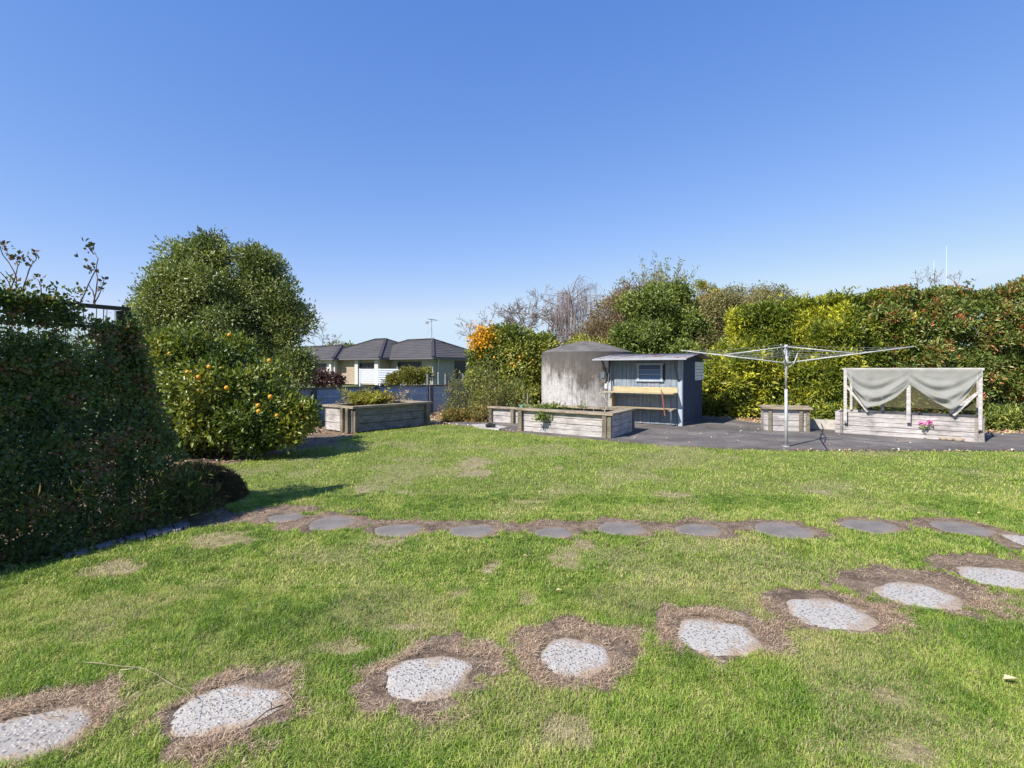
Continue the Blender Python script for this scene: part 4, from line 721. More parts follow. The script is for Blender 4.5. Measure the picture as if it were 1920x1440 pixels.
def ivy_pts(n, seed, front=True):
    r = np.random.default_rng(seed); s = r.uniform(-.1, 3.5, n); z = r.random(n) ** .85 * 2.12; e = (1 - z / 2.15); b = .06 + .70 * np.clip(e, 0, 1) ** 1.1
    lump = fbm(np.stack([s * 2.4, z * 2.4, s * 0], 1), seed) - .5; b = b + lump * .35 * (z < 1.85); dp = np.where(r.random(n) < .62, r.random(n) * .08, r.random(n) * .55 * (z < 1.85)); ext = np.where(r.random(n) < .3, -r.random(n) * (.10 + .14 * np.clip(e, 0, 1) + .62 * np.clip(e, 0, 1) ** 4), 0); s2 = np.where((s < .5) & (ext < 0), ext, s)
    P_ = TA + td * s2[:, None] + tn_ * (b * np.where(s2 < 0, np.clip(1 + s2 * .8, .25, 1), 1) - dp)[:, None]; P_[:, 2] = z; keep = (z < 1.72 + .75 * (fbm(np.stack([s2 * 3.5, s * 0, s * 0], 1), seed + 31) - .45)) | (fbm(np.stack([s2 * 5, z * 5, s * 0], 1), seed + 3) > .50) | ((z > 2.04) & (s2 > .8)); keep &= ~((z > 1.95) & (s2 < .32) & (r.random(n) < .9)); P_ = P_[keep]; N_ = np.tile(tn_, (len(P_), 1)) + td * (-.8) * (s2[keep] < 0)[:, None]; N_ /= np.linalg.norm(N_, axis=1)[:, None]; return P_, N_
c, nr = ivy_pts(23000, 5); leaves('ivy', c, nr, 5, .038, .75, .05, M_ivy, tI, tone0=np.clip(fbm(c * 6, 8) * 1.9 - .35, 0, 1), seed=5, up=.0)
c = TA + td * r.uniform(.35, 3.5, (520, 1)) + tn_ * r.uniform(-.1, .14, (520, 1)) + np.stack([np.zeros(520), np.zeros(520), 2.0 + .22 * r.random(520) ** 1.5], 1)
m = fbm(c * 2.2, 18) > .42; c = c[m]; M_top = leaf_mat('sunlit_climber', [(0, (.02, .035, .012)), (.7, (.06, .08, .02)), (1, (.12, .05, .03))], .3)
leaves('climber_top', c, np.tile([0, 0, 1.], (len(c), 1)), 5, .042, .6, .06, M_top, tI, seed=8, up=.3)
# grassy growth low in the hedge
M_lg = leaf_mat('long_grass', [(0, (.015, .03, .008)), (.6, (.035, .055, .015)), (1, (.11, .085, .05))], .3, .6)
c = TA + td * r.uniform(-.55, 3.7, (1500, 1)) + tn_ * r.uniform(.45, .80, (1500, 1)); c[:, 2] = r.random(1500) ** 2 * .5
leaves('long_grass', c, np.tile(tn_ * .5, (1500, 1)), 4, .10, .05, .04, M_lg, tI, seed=9, up=.7, fold=.05)
# brown grassy mound at the hedge end
mc = G(384, 945); tM = thing('grass_mound', 'low brown grassy mound at the far end of the ivy hedge', 'mound', mc); mc = mc + np.array([-.20, .14, 0]); mb = MB()
mb.lathe(mc, [(.42, -.03), (.40, .08), (.32, .22), (.18, .31), (.001, .34)], 20).build('earth', plain('mound_earth', (.09, .065, .045), .95, var=.5, scale=15), tM, smooth=True)
r = np.random.default_rng(4); n = 9000; a = r.uniform(0, 6.28, n); h = r.random(n) ** .8; rr = np.sqrt(1 - h ** 1.5) * (.43 + .06 * np.sin(a * 3)); c = mc + np.stack([np.cos(a) * rr, np.sin(a) * rr, h * .35 + r.random(n) * .03], 1)
M_md = leaf_mat('mound_grass', [(0, (.018, .024, .012)), (.5, (.045, .042, .026)), (1, (.09, .075, .05))], .25, .8); nr = np.stack([np.cos(a), np.sin(a), np.full(n, .2)], 1); leaves('dry_tuft', c, nr, 3, .075, .07, .02, M_md, tM, seed=3, up=-.25, fold=.05)
# bare shoots over the trellis
M_shoot = plain('shoot_bark', (.12, .08, .075), .8, var=.3); M_rl = leaf_mat('red_green_leaf', [(0, (.018, .022, .014)), (.6, (.04, .04, .025)), (1, (.10, .035, .03))], .2)
DS = 4.6
def shoot(paths, tufts, label):
    p = P(paths[0][0][0], paths[0][0][1], DS); t = thing('bare_shoot', label, 'shoot', p, 'bare shoots rising over the ivy trellis'); k = MB(); rs = random.Random(len(label))
    for path in paths:
        pts = [P(x, y, DS + rs.uniform(-.05, .05)) for x, y in path]; full = [pts[0]]
        for a, b in zip(pts[:-1], pts[1:]): full += [(a + b) / 2 + np.array([rs.uniform(-.01, .01), 0, rs.uniform(-.01, .01)]), b]
        k.tube(full, .006, 5, .0025)
    k.build('stems', M_shoot, t)
    if tufts:
        for x, y, s, nn_ in tufts: C = P(x, y, DS) + rng.normal(size=(nn_ + 2, 3)) * s; leaves('leaf_tuft', C, rng.normal(size=C.shape) * .5, 2, .04, .7, .01, M_rl, t, seed=2, droop=.2)
shoot([[(30, 560), (31, 520), (15, 490), (0, 464), (-6, 455)], [(10, 550), (27, 525), (33, 500), (37, 488)], [(20, 540), (8, 518), (-8, 505)], [(28, 525), (10, 508)]], [(6, 462, .015, 6), (36, 482, .035, 16)], 'bare shoots at the left edge with round leaf clusters above the ivy')
shoot([[(42, 545), (55, 505), (67, 488), (70, 475)]], [(68, 476, .008, 2)], 'single leafless curved shoot just right of the leafy shoots at the left edge')
shoot([[(80, 562), (77, 540), (70, 523)]], [(69, 522, .015, 4)], 'shortest shoot with a tiny leaf tip over the middle of the ivy')
shoot([[(148, 572), (165, 535), (180, 505), (184, 485), (177, 472)], [(175, 568), (182, 530), (180, 510), (174, 498)], [(176, 570), (188, 548), (195, 525)], [(178, 572), (174, 545), (167, 534)]], [(168, 465, .03, 9), (170, 500, .02, 5), (192, 540, .012, 3), (194, 526, .01, 2)], 'tall forked shoots with small leaf tufts near the right end of the trellis')
# ================================================================ TREES AND SHRUBS
def tree(name, label, cat, base, blobs, K, per, size, aspect, mat, seed, amp=.28, freq=1.6, spread=None, tr=.12, bark=None, tips=None, group=None, lump=.22, lf=2.2, up=.25, deep=.35, zmin=.05, outw=.3, tf=2.0, droop=0, tbias=0., sub=9):
    t = thing(name, label, cat, base, group); B = np.array(blobs, float)
    if sub:
        rs = np.random.default_rng(seed + 500); ch = []
        for b in B:
            for _ in range(sub):
                d = rs.normal(size=3); d /= np.linalg.norm(d); d[1] = -abs(d[1]) if rs.random() < .5 else d[1]; q = rs.uniform(.20, .46); m = float(np.mean(b[3:6])); ch.append([*(b[:3] + d * b[3:6] * rs.uniform(.66, .92)), m * q * 1.15, m * q * 1.15, m * q * .85])
        Bs = B.copy(); Bs[:, 3:6] *= .88; Bs = np.concatenate([Bs, np.array(ch)])
        c, nr = crown(Bs, K, seed, amp * .45, freq * 2, deep, lump * .5, lf * 1.6, zmin, rec=False)
    else: c, nr = crown(blobs, K, seed, amp, freq, deep, lump, lf, zmin)
    tone = np.clip(fbm(c * tf, seed + 5) * 1.5 - .25 + tbias, 0, 1); leaves('crown', c, nr, per, size, aspect, spread or size * 1.1, mat, t, tone, seed=seed, up=up, outw=outw, droop=droop)
    tp = tips or [tuple(b[:3] + np.array([0, 0, b[5] * .2])) for b in B]
    limbs(base, tp, tr, tr * .3, .1, 6, seed).build('trunk', bark or M_bark, t, smooth=True); return t
def E(px, py, Y, rx, rz, ry=None): c = P(px, py, Y); return (c[0], c[1], c[2], rx * Y / F, (ry if ry else rx) * Y / F, rz * Y / F)
M_dark = leaf_mat('olive_green_leaf', [(0, (.026, .040, .014)), (.45, (.062, .088, .028)), (.8, (.115, .14, .05)), (1, (.18, .20, .09))], .25, .38, .5)
tree('evergreen_tree', 'tall rounded dark evergreen tree behind the citrus on the left', 'tree', P(430, 690, 14) * [1, 1, 0], [E(420, 540, 14, 92, 96), E(340, 560, 13.8, 70, 80), E(490, 570, 14, 70, 88), E(525, 620, 14, 52, 62), E(555, 600, 14, 30, 40), E(330, 620, 14, 74, 60), E(430, 640, 13.8, 110, 70), E(390, 480, 14.3, 50, 34), E(490, 500, 14, 44, 34), E(550, 672, 13.4, 26, 20), E(568, 688, 13.3, 22, 32), E(540, 700, 13.3, 40, 40)], 8600, 11, .085, .42, M_dark, 11, amp=.5, freq=.9, spread=.17, tr=.22, lump=.5, lf=1.25, tf=1.2)
M_cit = leaf_mat('citrus_leaf', [(0, (.016, .030, .008)), (.4, (.040, .066, .013)), (.7, (.085, .108, .022)), (.9, (.19, .175, .035))], .26, .36, .5)
cb = G(440, 852)
tC1 = tree('citrus_tree', 'broad low citrus bush with scattered oranges beside the ivy hedge', 'tree', cb, [E(400, 735, 9.4, 110, 95), E(315, 688, 9.6, 66, 60), E(385, 672, 9.5, 92, 42), E(480, 735, 9.2, 78, 58), E(520, 775, 9.1, 70, 44), E(450, 790, 9.0, 92, 40), E(370, 790, 9.1, 75, 42), E(565, 785, 9.0, 26, 24), E(540, 808, 8.8, 34, 22), E(470, 815, 8.9, 60, 22), E(350, 815, 9.0, 50, 24)], 6400, 11, .088, .5, M_cit, 21, amp=.45, freq=1.5, spread=.12, tr=.06, lump=.45, lf=2.2, tf=1.8, tips=[P(330, 700, 9.5), P(400, 640, 9.5), P(480, 720, 9.3), P(520, 770, 9.2), P(430, 760, 9.0)])
M_or = plain('orange_peel', (.62, .30, .025), .5, var=.12, scale=30)
def fruit(t, lst, Y, r_, seed, dy=.9):
    rr = random.Random(seed)
    for px, py, yy in lst: yy += rr.uniform(.0, .22); MB().ball(P(px, py, yy), r_ * rr.uniform(.85, 1.1), 10).build('orange', M_or, t, smooth=True)
fruit(tC1, [(272, 655, 8.75), (288, 649, 8.75), (294, 661, 8.7), (318, 664, 8.6), (287, 673, 8.7), (392, 688, 8.2), (352, 697, 8.3), (372, 707, 8.2), (305, 711, 8.5), (373, 733, 8.1), (425, 727, 8.15), (430, 628, 8.7), (505, 676, 8.35), (484, 760, 8.0), (485, 771, 8.0), (566, 760, 8.75), (587, 790, 9.0), (519, 779, 8.2), (538, 826, 8.55), (562, 820, 8.8), (507, 744, 8.2), (190, 648, 7.6), (182, 640, 7.6)], 8.5, .036, 1)
fo = G(590, 806)
# mandarin
M_mand = leaf_mat('mandarin_leaf', [(0, (.022, .036, .009)), (.4, (.055, .08, .015)), (.75, (.115, .135, .026)), (.95, (.22, .20, .04))], .28, .35, .5)
tM1 = tree('mandarin_tree', 'bushy mandarin tree crowded with orange fruit at its top left of the tank', 'tree', P(958, 690, 18.6) * [1, 1, 0], [E(955, 680, 18.6, 66, 60), E(910, 700, 18.4, 34, 66), E(1000, 690, 18.6, 44, 70), E(965, 640, 18.6, 50, 26), E(1015, 650, 18.8, 28, 28), E(918, 650, 18.6, 30, 32), E(950, 745, 18.1, 70, 40), E(1003, 745, 18.4, 32, 40)], 5600, 8, .115, .45, M_mand, 33, amp=.28, freq=1.4, spread=.13, tr=.07, lump=.28, lf=2, tf=1.5)
r = np.random.default_rng(12); cg = P(908, 642, 18.15) + r.normal(size=(420, 3)) * np.array([.24, .18, .24]); leaves('golden_foliage', cg, np.tile([-.5, -.7, .5], (420, 1)), 6, .09, .5, .06, leaf_mat('golden_leaf', [(0, (.09, .065, .01)), (.4, (.26, .145, .010)), (1, (.36, .175, .010))], .3), tM1, seed=77)
rr = random.Random(5); fl = []
for i in range(66): a = rr.uniform(0, 6.28); q = rr.random() ** .6; fl.append((908 + 21 * q * math.cos(a) + 4, 643 + 21 * q * math.sin(a), 17.95 + rr.uniform(-.06, .06)))
for i in range(28): fl.append((rr.uniform(915, 1035), rr.uniform(618, 668), 17.85 + rr.uniform(-.05, .25)))
for i in range(6): fl.append((rr.uniform(900, 1000), rr.uniform(665, 700), 17.4))
fruit(tM1, fl, 15, .046, 4)
# hedge on the right
_top=[0]
def hedge(name, label, p0, p1, h0, h1, thick, K, per, size, aspect, mat, seed, tone_f=1.6, lumpamp=.5, zmin=.05, tb=0., sprout=.25, group='hedge shrubs along the right boundary', up=.35, tr=.06):
    p0 = np.array(p0, float); p1 = np.array(p1, float); L = np.linalg.norm(p1 - p0); u = (p1 - p0) / L; nv = np.array([u[1], -u[0]]); nv = nv if nv[1] < 0 else -nv
    base = np.array([*((p0 + p1) / 2 - nv * thick * .5), 0]); t = thing(name, label, 'hedge', base, group); r = np.random.default_rng(seed); n = K * 2
    s = r.uniform(-.15, L + .15, n); hh = h0 + (h1 - h0) * s / L + (fbm(np.stack([s * .9, s * 0, s * 0], 1), seed + 1) - .5) * .6 + (fbm(np.stack([s * 4, s * 0, s * 0], 1), seed + 2) - .5) * .45
    z = r.random(n) * hh; topm = r.random(n) < .2; z = np.where(topm, hh - r.random(n) * .15, z); bk = np.where(topm, r.random(n) * thick, 0.)
    q = np.stack([s * .8, z * .8, s * 0 + seed], 1); lp = (fbm(q, seed + 3) - .5) * 2 * lumpamp + (fbm(q * 3.5, seed + 4, 2) - .5) * .35 + .42 * (.6 - np.abs(2 * vn(q * 2.6 + 9, seed + 12) - 1)) + .26 * (.6 - np.abs(2 * vn(q * 6 + 3, seed + 14) - 1)); rnd = np.clip((z / hh - .75) * 4, 0, 1) ** 2 * .45 + np.clip((.10 - z / hh) * 5, 0, 1) * .35
    dp = np.where(r.random(n) < .55, r.random(n) * .1, r.random(n) * 1.1); off = lp - rnd - dp - bk
    c = np.stack([p0[0] + u[0] * s + nv[0] * off, p0[1] + u[1] * s + nv[1] * off, z], 1); hol = fbm(c * 1.9, seed + 6, 3); keep = (hol > .40) | (dp > .15); c = c[keep][:K]; bk = bk[keep][:K]; nr = np.where((bk > 0)[:, None], np.array([0, 0, 1.]), np.array([nv[0], nv[1], .15]))
    tone = np.clip(fbm(c * tone_f, seed + 7) * 1.6 - .3 + tb + .12 * (c[:, 2] / h0 - .5), 0, 1); leaves('foliage', c, nr, per, size, aspect, size * 1.0, mat, t, tone, seed=seed, up=up, outw=.35)
    m = int(L * 14 * sprout * 4); s = r.uniform(0, L, m); hs = h0 + (h1 - h0) * s / L + .0; cc = []
    for i in range(m):
        hgt = r.random() ** 2 * .42; kk = 6
        for j in range(kk): cc.append([p0[0] + u[0] * s[i] - nv[0] * r.uniform(0, thick), p0[1] + u[1] * s[i] - nv[1] * r.uniform(0, .0), hs[i] - .05 + hgt * j / kk])
    if cc: cc = np.array(cc); leaves('top_shoots', cc, np.tile([0, 0, 1.], (len(cc), 1)), 3, size * .8, aspect, .02, mat, t, seed=seed + 1, up=.6)
    limbs(base + [0, 0, -.05], [base + np.array([*(u * q_ * L * .38), h0 * .75]) for q_ in (-1, -.4, .2, .9)] , tr, tr * .3, .12, 6, seed).build('trunk', M_bark, t, smooth=True); return t
M_yel = leaf_mat('yellow_green_leaf', [(0, (.020, .036, .009)), (.35, (.048, .078, .015)), (.62, (.092, .122, .022)), (.76, (.18, .19, .026)), (.86, (.40, .33, .03))], .3, .38, .45)
M_pho = leaf_mat('photinia_leaf', [(0, (.022, .040, .012)), (.4, (.045, .075, .018)), (.64, (.08, .11, .028)), (.74, (.12, .095, .035)), (.84, (.17, .06, .032))], .25, .35, .5)
hedge('hedge_shrub', 'yellow green leafy hedge shrub between the shed and the netted bed', (6.9, 16.1), (9.7, 15.0), 3.35, 3.45, 1.5, 7500, 8, .15, .28, M_yel, 41, tb=.06, lumpamp=.75)
hedge('hedge_shrub', 'green hedge shrub with bright yellow sprays behind the clothes line', (9.0, 15.15), (11.0, 14.8), 3.45, 3.55, 1.5, 5000, 8, .14, .28, M_yel, 43, tb=.0, lumpamp=.6)
hedge('photinia_hedge', 'dense clipped photinia hedge with red brown tips at the right edge', (10.4, 14.9), (17.5, 13.5), 3.55, 3.85, 1.5, 17000, 8, .11, .38, M_pho, 47, tb=0.03, lumpamp=.45, tone_f=6.0)
hedge('hedge_shrub', 'low leafy shrub with pale yellow leaves beside the right wall of the shed', (5.9, 16.7), (7.2, 16.3), 1.9, 2.3, 1.0, 1700, 8, .14, .28, M_yel, 53, tb=.08, lumpamp=.35, sprout=0)
# mixed trees behind the tank and shed
M_gry = leaf_mat('grey_olive_leaf', [(0, (.04, .045, .022)), (.5, (.085, .09, .042)), (1, (.16, .155, .08))], .25, .5)
M_cam = leaf_mat('glossy_green_leaf', [(0, (.022, .036, .010)), (.5, (.058, .088, .020)), (1, (.13, .16, .035))], .25, .42, .4)
M_brn = leaf_mat('bronze_brown_leaf', [(0, (.055, .048, .036)), (.5, (.10, .085, .06)), (1, (.16, .14, .09))], .3, .6)
def tb_(px, Y): return P(px, 690, Y) * [1, 1, 0]
tree('camellia_tree', 'dark glossy green tree standing behind the shed roof', 'tree', tb_(1235, 18.5), [E(1225, 590, 18.5, 52, 60), E(1210, 650, 18.3, 62, 46), E(1265, 575, 18.6, 34, 46), E(1180, 640, 18.2, 38, 32), E(1285, 640, 18.2, 48, 50), E(1225, 700, 18, 84, 60)], 6000, 8, .12, .42, M_cam, 61, amp=.3, freq=1.1, spread=.16, lump=.3, lf=1.3, tf=1.1, tr=.1)
tree('grey_shrub_tree', 'grey green small leaved tree between the dark tree and the yellow hedge', 'tree', tb_(1345, 18.6), [E(1345, 600, 18.6, 62, 44), E(1300, 625, 18.6, 46, 50), E(1385, 590, 18.9, 52, 34), E(1330, 670, 18.2, 60, 70), E(1425, 580, 19, 46, 26)], 4200, 8, .09, .35, M_gry, 63, amp=.42, freq=1.3, spread=.2, lump=.35, lf=1.6, tf=1.2, tr=.09)
tree('bronze_tree', 'thin brownish bushy tree left of the dark glossy tree behind the tank', 'tree', tb_(1150, 20), [E(1150, 600, 20, 48, 44), E(1120, 640, 20, 46, 34), E(1190, 570, 20.2, 42, 40), E(1160, 650, 19.6, 60, 34), E(1085, 655, 20, 30, 18)], 4600, 7, .10, .22, M_brn, 67, amp=.5, freq=1.2, spread=.25, lump=.3, lf=1.5, tf=1.2, tr=.08)
M_yg = leaf_mat('yellowish_shrub_leaf', [(0, (.05, .06, .015)), (.5, (.13, .16, .03)), (1, (.30, .30, .07))], .3, .5)
tree('background_shrub', 'low yellowish shrub just behind the lid of the water tank', 'shrub', tb_(1130, 19.2), [E(1100, 660, 19.2, 52, 18), E(1160, 655, 19.2, 46, 22), E(1190, 665, 19, 34, 26)], 1300, 7, .09, .35, M_yg, 69, amp=.35, spread=.15, tr=.05, lump=.3)
# feathery tall tree
tF = thing('feathery_tree', 'tall loose feathery tree rising above the dark glossy tree', 'tree', tb_(1240, 21)); b = tb_(1240, 21); tp = P(1238, 590, 21); MB().tube([b, (b + tp) / 2 + [.1, 0, 0], tp], .12, 8, .05).build('trunk', M_bark, tF, smooth=True)
r = np.random.default_rng(71); st = []; CC = []
for i in range(95):
    a = r.uniform(0, 6.28); el = r.uniform(.35, 1.4); L = r.uniform(1.3, 2.35) * (1.08 if el > .9 else .95); d = np.array([math.cos(a) * math.cos(el), math.sin(a) * math.cos(el), math.sin(el)]); p = tp + np.array([0, 0, r.uniform(-.8, .1)]); pts = [p]
    for k in range(8): d = d + r.normal(size=3) * .08 + np.array([0, 0, .03]); d /= np.linalg.norm(d); p = p + d * L / 8; pts.append(p); CC += [p + r.normal(size=3) * .06 for _ in range(3 if k > 3 else 1)]
    st.append(pts)
mb = MB(); [mb.tube(s_, .018, 4, .005, cap=False) for s_ in st]; mb.build('branches', M_bark, tF); CC = np.array(CC); M_fea = leaf_mat('feather_leaf', [(0, (.05, .06, .035)), (.6, (.11, .13, .07)), (1, (.2, .21, .12))], .3, .5); leaves('crown', CC, rng.normal(size=CC.shape) * .6, 3, .13, .22, .06, M_fea, tF, seed=72, up=.5)
def bare(name, label, base, starts, depth, seed, mat, spread=.5, kids=3, shrink=.7, minr=.006, curl=0., cat='tree', group=None):
    t = thing(name, label, cat, base, group); MB().tube([base, starts[0][0]], starts[0][3] * 1.4, 8, starts[0][3]).build('trunk', mat, t, smooth=True); twigs(starts, depth, seed, spread, shrink, kids, curl, minr).build('branches', mat, t); return t
M_bb = plain('bare_twig', (.17, .13, .11), .9, var=.3); M_bp = plain('purple_grey_twig', (.26, .215, .215), .9, var=.2); M_bg = plain('grey_twig', (.25, .23, .23), .9, var=.2)
s0 = P(1020, 655, 32); bare('spreading_bare_tree', 'wide flat topped leafless tree behind the mandarin tree and tank', tb_(1020, 32), [(s0 - [0, 0, .4], (q, r.normal() * .4, .30), 1.25, .10) for q in (-1.3, -1., -.7, -.3, .1, .5, .9, 1.2)] , 6, 81, M_bb, .45, 3, .72, .011, -.06)
s0 = P(955, 640, 36); bare('leafless_tree', 'grey leafless tree rising behind the right of the mandarin tree', tb_(975, 36), [(P(975, 650, 36), (q, 0, .6), 1.6, .08) for q in (-.6, -.1, .5)], 5, 83, M_bg, .5, 3, .7, .010)
bare('leafless_tree', 'small pale leafless tree over the right end of the house roof', tb_(890, 44), [(P(893, 648, 44), (q, 0, .8), 1.0, .06) for q in (-.45, .1, .5)], 4, 85, M_bg, .45, 3, .72, .011)
bare('leafless_tree', 'pale leafless tree behind the left end of the house roof', tb_(603, 68), [(P(603, 662, 68), (q, 0, .8), 1.5, .07) for q in (-.5, 0., .5)], 4, 87, M_bg, .5, 3, .7, .016)
# weeping birch
tW = thing('weeping_birch', 'pale purplish leafless weeping birch behind the bronze tree', 'tree', tb_(1068, 30)); b = tb_(1068, 30); tp = P(1072, 560, 30); MB().tube([b, tp], .10, 8, .04).build('trunk', M_barkpale, tW, smooth=True); mb = MB(); r = np.random.default_rng(91)
for i in range(34):
    z = r.uniform(-1.4, .4); a = r.uniform(0, 6.28); L = r.uniform(.5, 2.1); p = tp + [0, 0, z]; e = p + np.array([math.cos(a) * L, math.sin(a) * L, .75 * r.random() + .2]); mb.tube([p, (p + e) / 2 + [0, 0, .12], e], .022, 4, .010, cap=False)
    for k in range(15):
        q = p + (e - p) * r.uniform(.3, 1); dl = r.uniform(.7, 1.9); o = r.normal(size=3) * .12; mb.tube([q, q + o + [0, 0, -.08], q + o * 2 + [0, 0, -dl * .5], q + o * 2.1 + [0, 0, -dl]], .009, 3, .006, cap=False)
mb.build('branches', M_bp, tW)
# orange tinted conifer tip and pale shoot above the hedge
tree('orange_tipped_conifer', 'narrow conifer with orange seed clusters poking up beside the feathery tree', 'tree', tb_(1322, 20.5), [E(1312, 548, 20.5, 10, 26), E(1330, 552, 20.5, 18, 24), E(1322, 585, 20.5, 24, 28)], 700, 7, .08, .4, leaf_mat('conifer_leaf', [(0, (.03, .05, .012)), (.45, (.08, .11, .025)), (.6, (.16, .14, .025)), (.8, (.38, .17, .03))], .25), 93, amp=.3, spread=.1, tr=.05)
tree('background_tree', 'open grey green tree top above the yellow hedge', 'tree', tb_(1430, 21), [E(1400, 560, 21, 46, 20), E(1455, 558, 21, 38, 14), E(1370, 555, 21, 24, 16)], 620, 7, .10, .3, M_gry, 95, amp=.5, spread=.2, tr=.05, lump=.3)
tk = thing('leafless_shrub', 'leafless twiggy branch tips sticking out of the top of the photinia hedge', 'shrub', tb_(1745, 15.8)); twigs([(P(1720 + 22 * i, 552, 15.6), (r.normal() * .4, 0, .9), .35, .012) for i in range(4)], 3, 97, .5, .7, 3, 0, .004).build('branches', M_bb, tk)
# shrubs in front of the house
tree('garden_bush', 'round yellow green bush in front of the white slat screen', 'bush', tb_(775, 24), [E(765, 708, 24, 28, 13), E(795, 705, 24.3, 18, 13), E(738, 714, 24, 14, 8)], 1500, 7, .10, .4, leaf_mat('bush_leaf', [(0, (.035, .042, .012)), (.6, (.085, .095, .025)), (1, (.16, .17, .045))], .3), 101, amp=.25, spread=.12, tr=.05)
tree('reddish_bush', 'dark purplish leaved bush in front of the left end of the house', 'bush', tb_(605, 22), [E(590, 706, 22, 26, 9), E(615, 712, 22, 28, 8), E(578, 700, 22, 12, 8)], 340, 6, .15, .55, leaf_mat('purple_brown_leaf', [(0, (.015, .010, .012)), (.7, (.04, .025, .025)), (1, (.12, .09, .08))], .2), 103, amp=.4, spread=.16, tr=.04)
# weeds in the bed between the retaining wall and the mandarin tree
M_weed = leaf_mat('weed_leaf', [(0, (.03, .04, .012)), (.5, (.07, .09, .025)), (.85, (.13, .14, .045)), (1, (.20, .14, .06))], .3, .6)
def weed(label, px, py, Y, wpx, hpx, n, seed, name='tall_weed', mat=None, leafy=1.0, grp='tall weeds before the mandarin tree', size=.07, cat='weed'):
    b = tb_(px, Y); t = thing(name, label, cat, b, grp); r = np.random.default_rng(seed); mb = MB(); C = []
    for i in range(n):
        x = (r.uniform(-.5, .5)) * wpx * Y / F; h = hpx * Y / F * r.uniform(.6, 1.05); p = b + [x, r.uniform(-.25, .25), -.03]; q = p + [r.normal() * .08, r.normal() * .06, h]; mid = (p + q) / 2 + r.normal(size=3) * .03; mb.tube([p, mid, q], .0045, 4, .002, cap=False)
        for k in range(int(14 * leafy)): s_ = r.uniform(.15, 1); C.append(p + (q - p) * s_ + r.normal(size=3) * .07)
    mb.build('stems', M_bb, t); C = np.array(C); leaves('foliage', C, r.normal(size=C.shape) * .8, 4, size, .25, .04, mat or M_weed, t, seed=seed, up=.2); return t
weed('tall green weeds at the right end of the blue wall', 858, 0, 14.9, 44, 90, 30, 1, leafy=1.0)
weed('tall thin weeds with brown stems left of the mandarin tree', 905, 0, 14.75, 56, 110, 30, 2, leafy=1.2)
weed('weeds rising behind the small left planter', 962, 0, 15.0, 70, 85, 28, 3, leafy=1.2)
weed('low leafy groundcover in front of the weeds by the patio corner', 875, 0, 14.6, 80, 26, 70, 4, leafy=1.4, mat=leaf_mat('orange_green_leaf', [(0, (.035, .05, .015)), (.5, (.085, .10, .03)), (.7, (.17, .12, .045)), (1, (.28, .15, .07))], .3), name='groundcover_plant')
# fern like plants in bed A
def onbed(fr, a, b, z): return fr.p(a, b, z)
def frond(label, c, n, L, mat, seed, name, cat='plant', grp=None, up=1.0, wd=.16):
    t = thing(name, label, cat, c, grp); r = np.random.default_rng(seed); C = []; N_ = []; mb = MB()
    for i in range(n):
        a = r.uniform(0, 6.28); l = L * r.uniform(.6, 1.1); d = np.array([math.cos(a), math.sin(a), up * r.uniform(.6, 1.6)]); d /= np.linalg.norm(d); p = np.array(c, float) + r.normal(size=3) * [.12, .12, 0]; pts = [p]
        for k in range(8): d = d + np.array([0, 0, -.10]); d /= np.linalg.norm(d); p = p + d * l / 8; pts.append(p); sd_ = np.cross(d, [0, 0, 1.]); C += [p, p]; N_ += [sd_ + d * .4, -sd_ + d * .4]
        mb.tube(pts, .005, 4, .002, cap=False)
    mb.build('stems', M_barkpale, t); leaves('fronds', np.array(C), np.array(N_), 3, wd * .6, .16, .03, mat, t, seed=seed, up=.1, outw=1.3); return t
M_fern = leaf_mat('fern_leaf', [(0, (.045, .055, .012)), (.5, (.12, .135, .025)), (1, (.24, .24, .045))], .35, .5)
frond('bright yellow green ferny plant growing in the shade darkened bed', fA.p(.95, .75, .55), 60, .62, M_fern, 5, 'fern')
frond('smaller brownish ferny plant behind the bright fern', fA.p(1.4, .9, .55), 26, .45, leaf_mat('brown_fern', [(0, (.10, .09, .04)), (1, (.26, .22, .10))], .3), 6, 'dry_fern')
weed('dry dead stalks by the second post of the blue wall', 757, 0, 15.6, 20, 62, 26, 7, 'dead_stalks', leaf_mat('dead_stalk', [(0, (.16, .12, .08)), (1, (.34, .27, .18))], .2), .5, None, .05, 'dead plant')
# strawberry like plants in and over bed C
M_str = leaf_mat('bright_low_leaf', [(0, (.025, .045, .012)), (.6, (.06, .09, .02)), (1, (.12, .15, .04))], .3)
c = fC.p(.45, .5, .5) + np.random.default_rng(3).normal(size=(90, 3)) * [.28, .2, .04]; c[:, 2] = .50 + np.abs(c[:, 2] - .5); tag(leaves('bed_groundcover', c, np.tile([0, 0, 1.], (90, 1)), 5, .07, .6, .05, M_str, None, seed=3), 'low leafy ground cover growing in the left half of the long middle bed', 'ground cover', kind='stuff')
c = fC.p(.72, -.13, .40) + np.random.default_rng(5).normal(size=(60, 3)) * [.09, .02, .05]; tag(leaves('trailing_plant', c, np.tile([-.4, -.7, 0.], (60, 1)), 4, .055, .6, .04, M_str, None, seed=6, droop=.4), 'small green plant trailing from under the rail of the long middle bed', 'plant')
tw_ = thing('bare_seedling', 'thin pale branching seedling with few leaves before the tank', 'plant', fC.p(1.5, 1.1, .45)); twigs([(fC.p(1.5, 1.1, .45), (r.normal() * .3, 0, 1), .22, .006), (fC.p(1.75, 1.2, .45), (.1, 0, 1), .25, .006), (fC.p(1.2, 1.2, .45), (.1, 0, 1), .16, .006)], 3, 12, .4, .75, 3, 0, .003).build('stems', plain('pale_stem', (.5, .48, .40), .8), tw_)
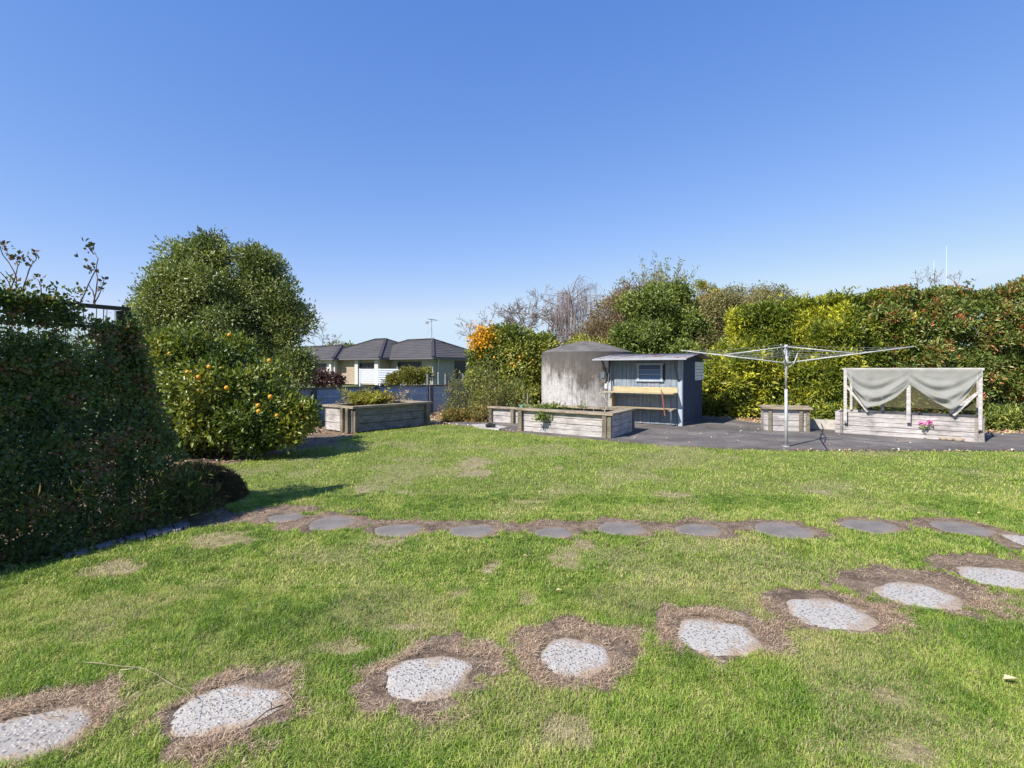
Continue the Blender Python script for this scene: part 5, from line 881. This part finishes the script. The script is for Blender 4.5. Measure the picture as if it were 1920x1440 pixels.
c = fC.p(1.15, 1.2, .58) + np.random.default_rng(6).normal(size=(20, 3)) * .06; leaves('foliage', c, rng.normal(size=c.shape), 3, .05, .4, .03, M_str, tw_, seed=3)
# upright marker post and small pot behind the beds
q = P(989, 740, 14.2); tag(MB().bar([q[0], q[1], .3], [q[0], q[1], P(989, 738, 14.2)[2]], .05, .03).build('marker_stake', timber('stake', (.3, .3, .27), (.45, .44, .4), (.55, .54, .5))), 'short grey upright stake behind the small left planter', 'stake')
q = P(980, 765, 14.1); mb = MB(); mb.lathe([q[0], q[1], .36], [(.06, 0), (.085, .14), (.09, .15), (.08, .15), (.07, .03), (.001, .03)], 20); tag(mb.build('plant_pot', plain('teal_plastic', (.12, .36, .36), .5)), 'small teal plastic pot behind the two middle beds', 'pot')
# plants at the hedge foot on the right, white pickets behind
weed('green leafy weeds at the hedge foot right of the netted bed', 1885, 0, 12.9, 80, 38, 40, 9, 'hedge_foot_weeds', leaf_mat('lush_leaf', [(0, (.03, .055, .012)), (.6, (.075, .11, .025)), (1, (.18, .19, .05))], .3), 1.6, None, .11, 'weeds')
weed('leafy yellow green shoots behind the small square bed', 1560, 0, 14.2, 62, 34, 40, 10, 'low_shoots', M_yel, 1.6, None, .12, 'weeds')
pk = thing('picket_fence', 'white pickets glimpsed behind the foot of the hedge at the right edge', 'fence', tb_(1905, 14.7))
for i in range(5): c = P(1897 + i * 15, 750, 14.55 - i * .02); MB().fbox(Fr(c[:2], (1, 0)).setv((0, 1)), -.035, .035, 0, .02, .1, P(0, 744, 14.2)[2]).build('picket', M_conc, pk)
# radio masts far away, distant trees
for px, py, lb in ((1775, 462, 'taller thin pale radio mast far beyond the right hedge'), (1751, 488, 'shorter thin pale radio mast far beyond the right hedge')):
    tp = P(px, py, 190); MB_ = MB().tube([[tp[0], tp[1], 0], tp], .10, 6, .05); tag(MB_.build('radio_mast', plain('pale_mast', (.72, .78, .86), .7, var=.03)), lb, 'mast', 'radio masts on the far skyline')
M_far = leaf_mat('distant_leaf', [(0, (.04, .06, .03)), (1, (.11, .14, .07))], .2, .7)
for i, (px, py, Y, rx, rz, lb) in enumerate(((868, 672, 72, 52, 9, 'low distant trees just over the right end of the house roof'), (640, 668, 75, 34, 17, 'dark distant tree peeping over the left end of the house roof'), (560, 680, 60, 70, 18, 'distant bushy tree hidden behind the tall evergreen'), (1450, 640, 40, 160, 40, 'wide distant tree behind the right hedge'), (150, 640, 30, 130, 50, 'dark tree beyond the ivy trellis'))):
    tree('distant_tree', lb, 'tree', tb_(px, Y), [E(px, py, Y, rx, rz), E(px - rx * .5, py + rz * .5, Y, rx * .5, rz * .6), E(px + rx * .5, py + rz * .4, Y, rx * .55, rz * .6)], 900, 6, .011 * Y * .45, .5, M_far, 110 + i, amp=.35, freq=.6, lf=.8, tf=.6, group='distant trees on the skyline', tr=.15)
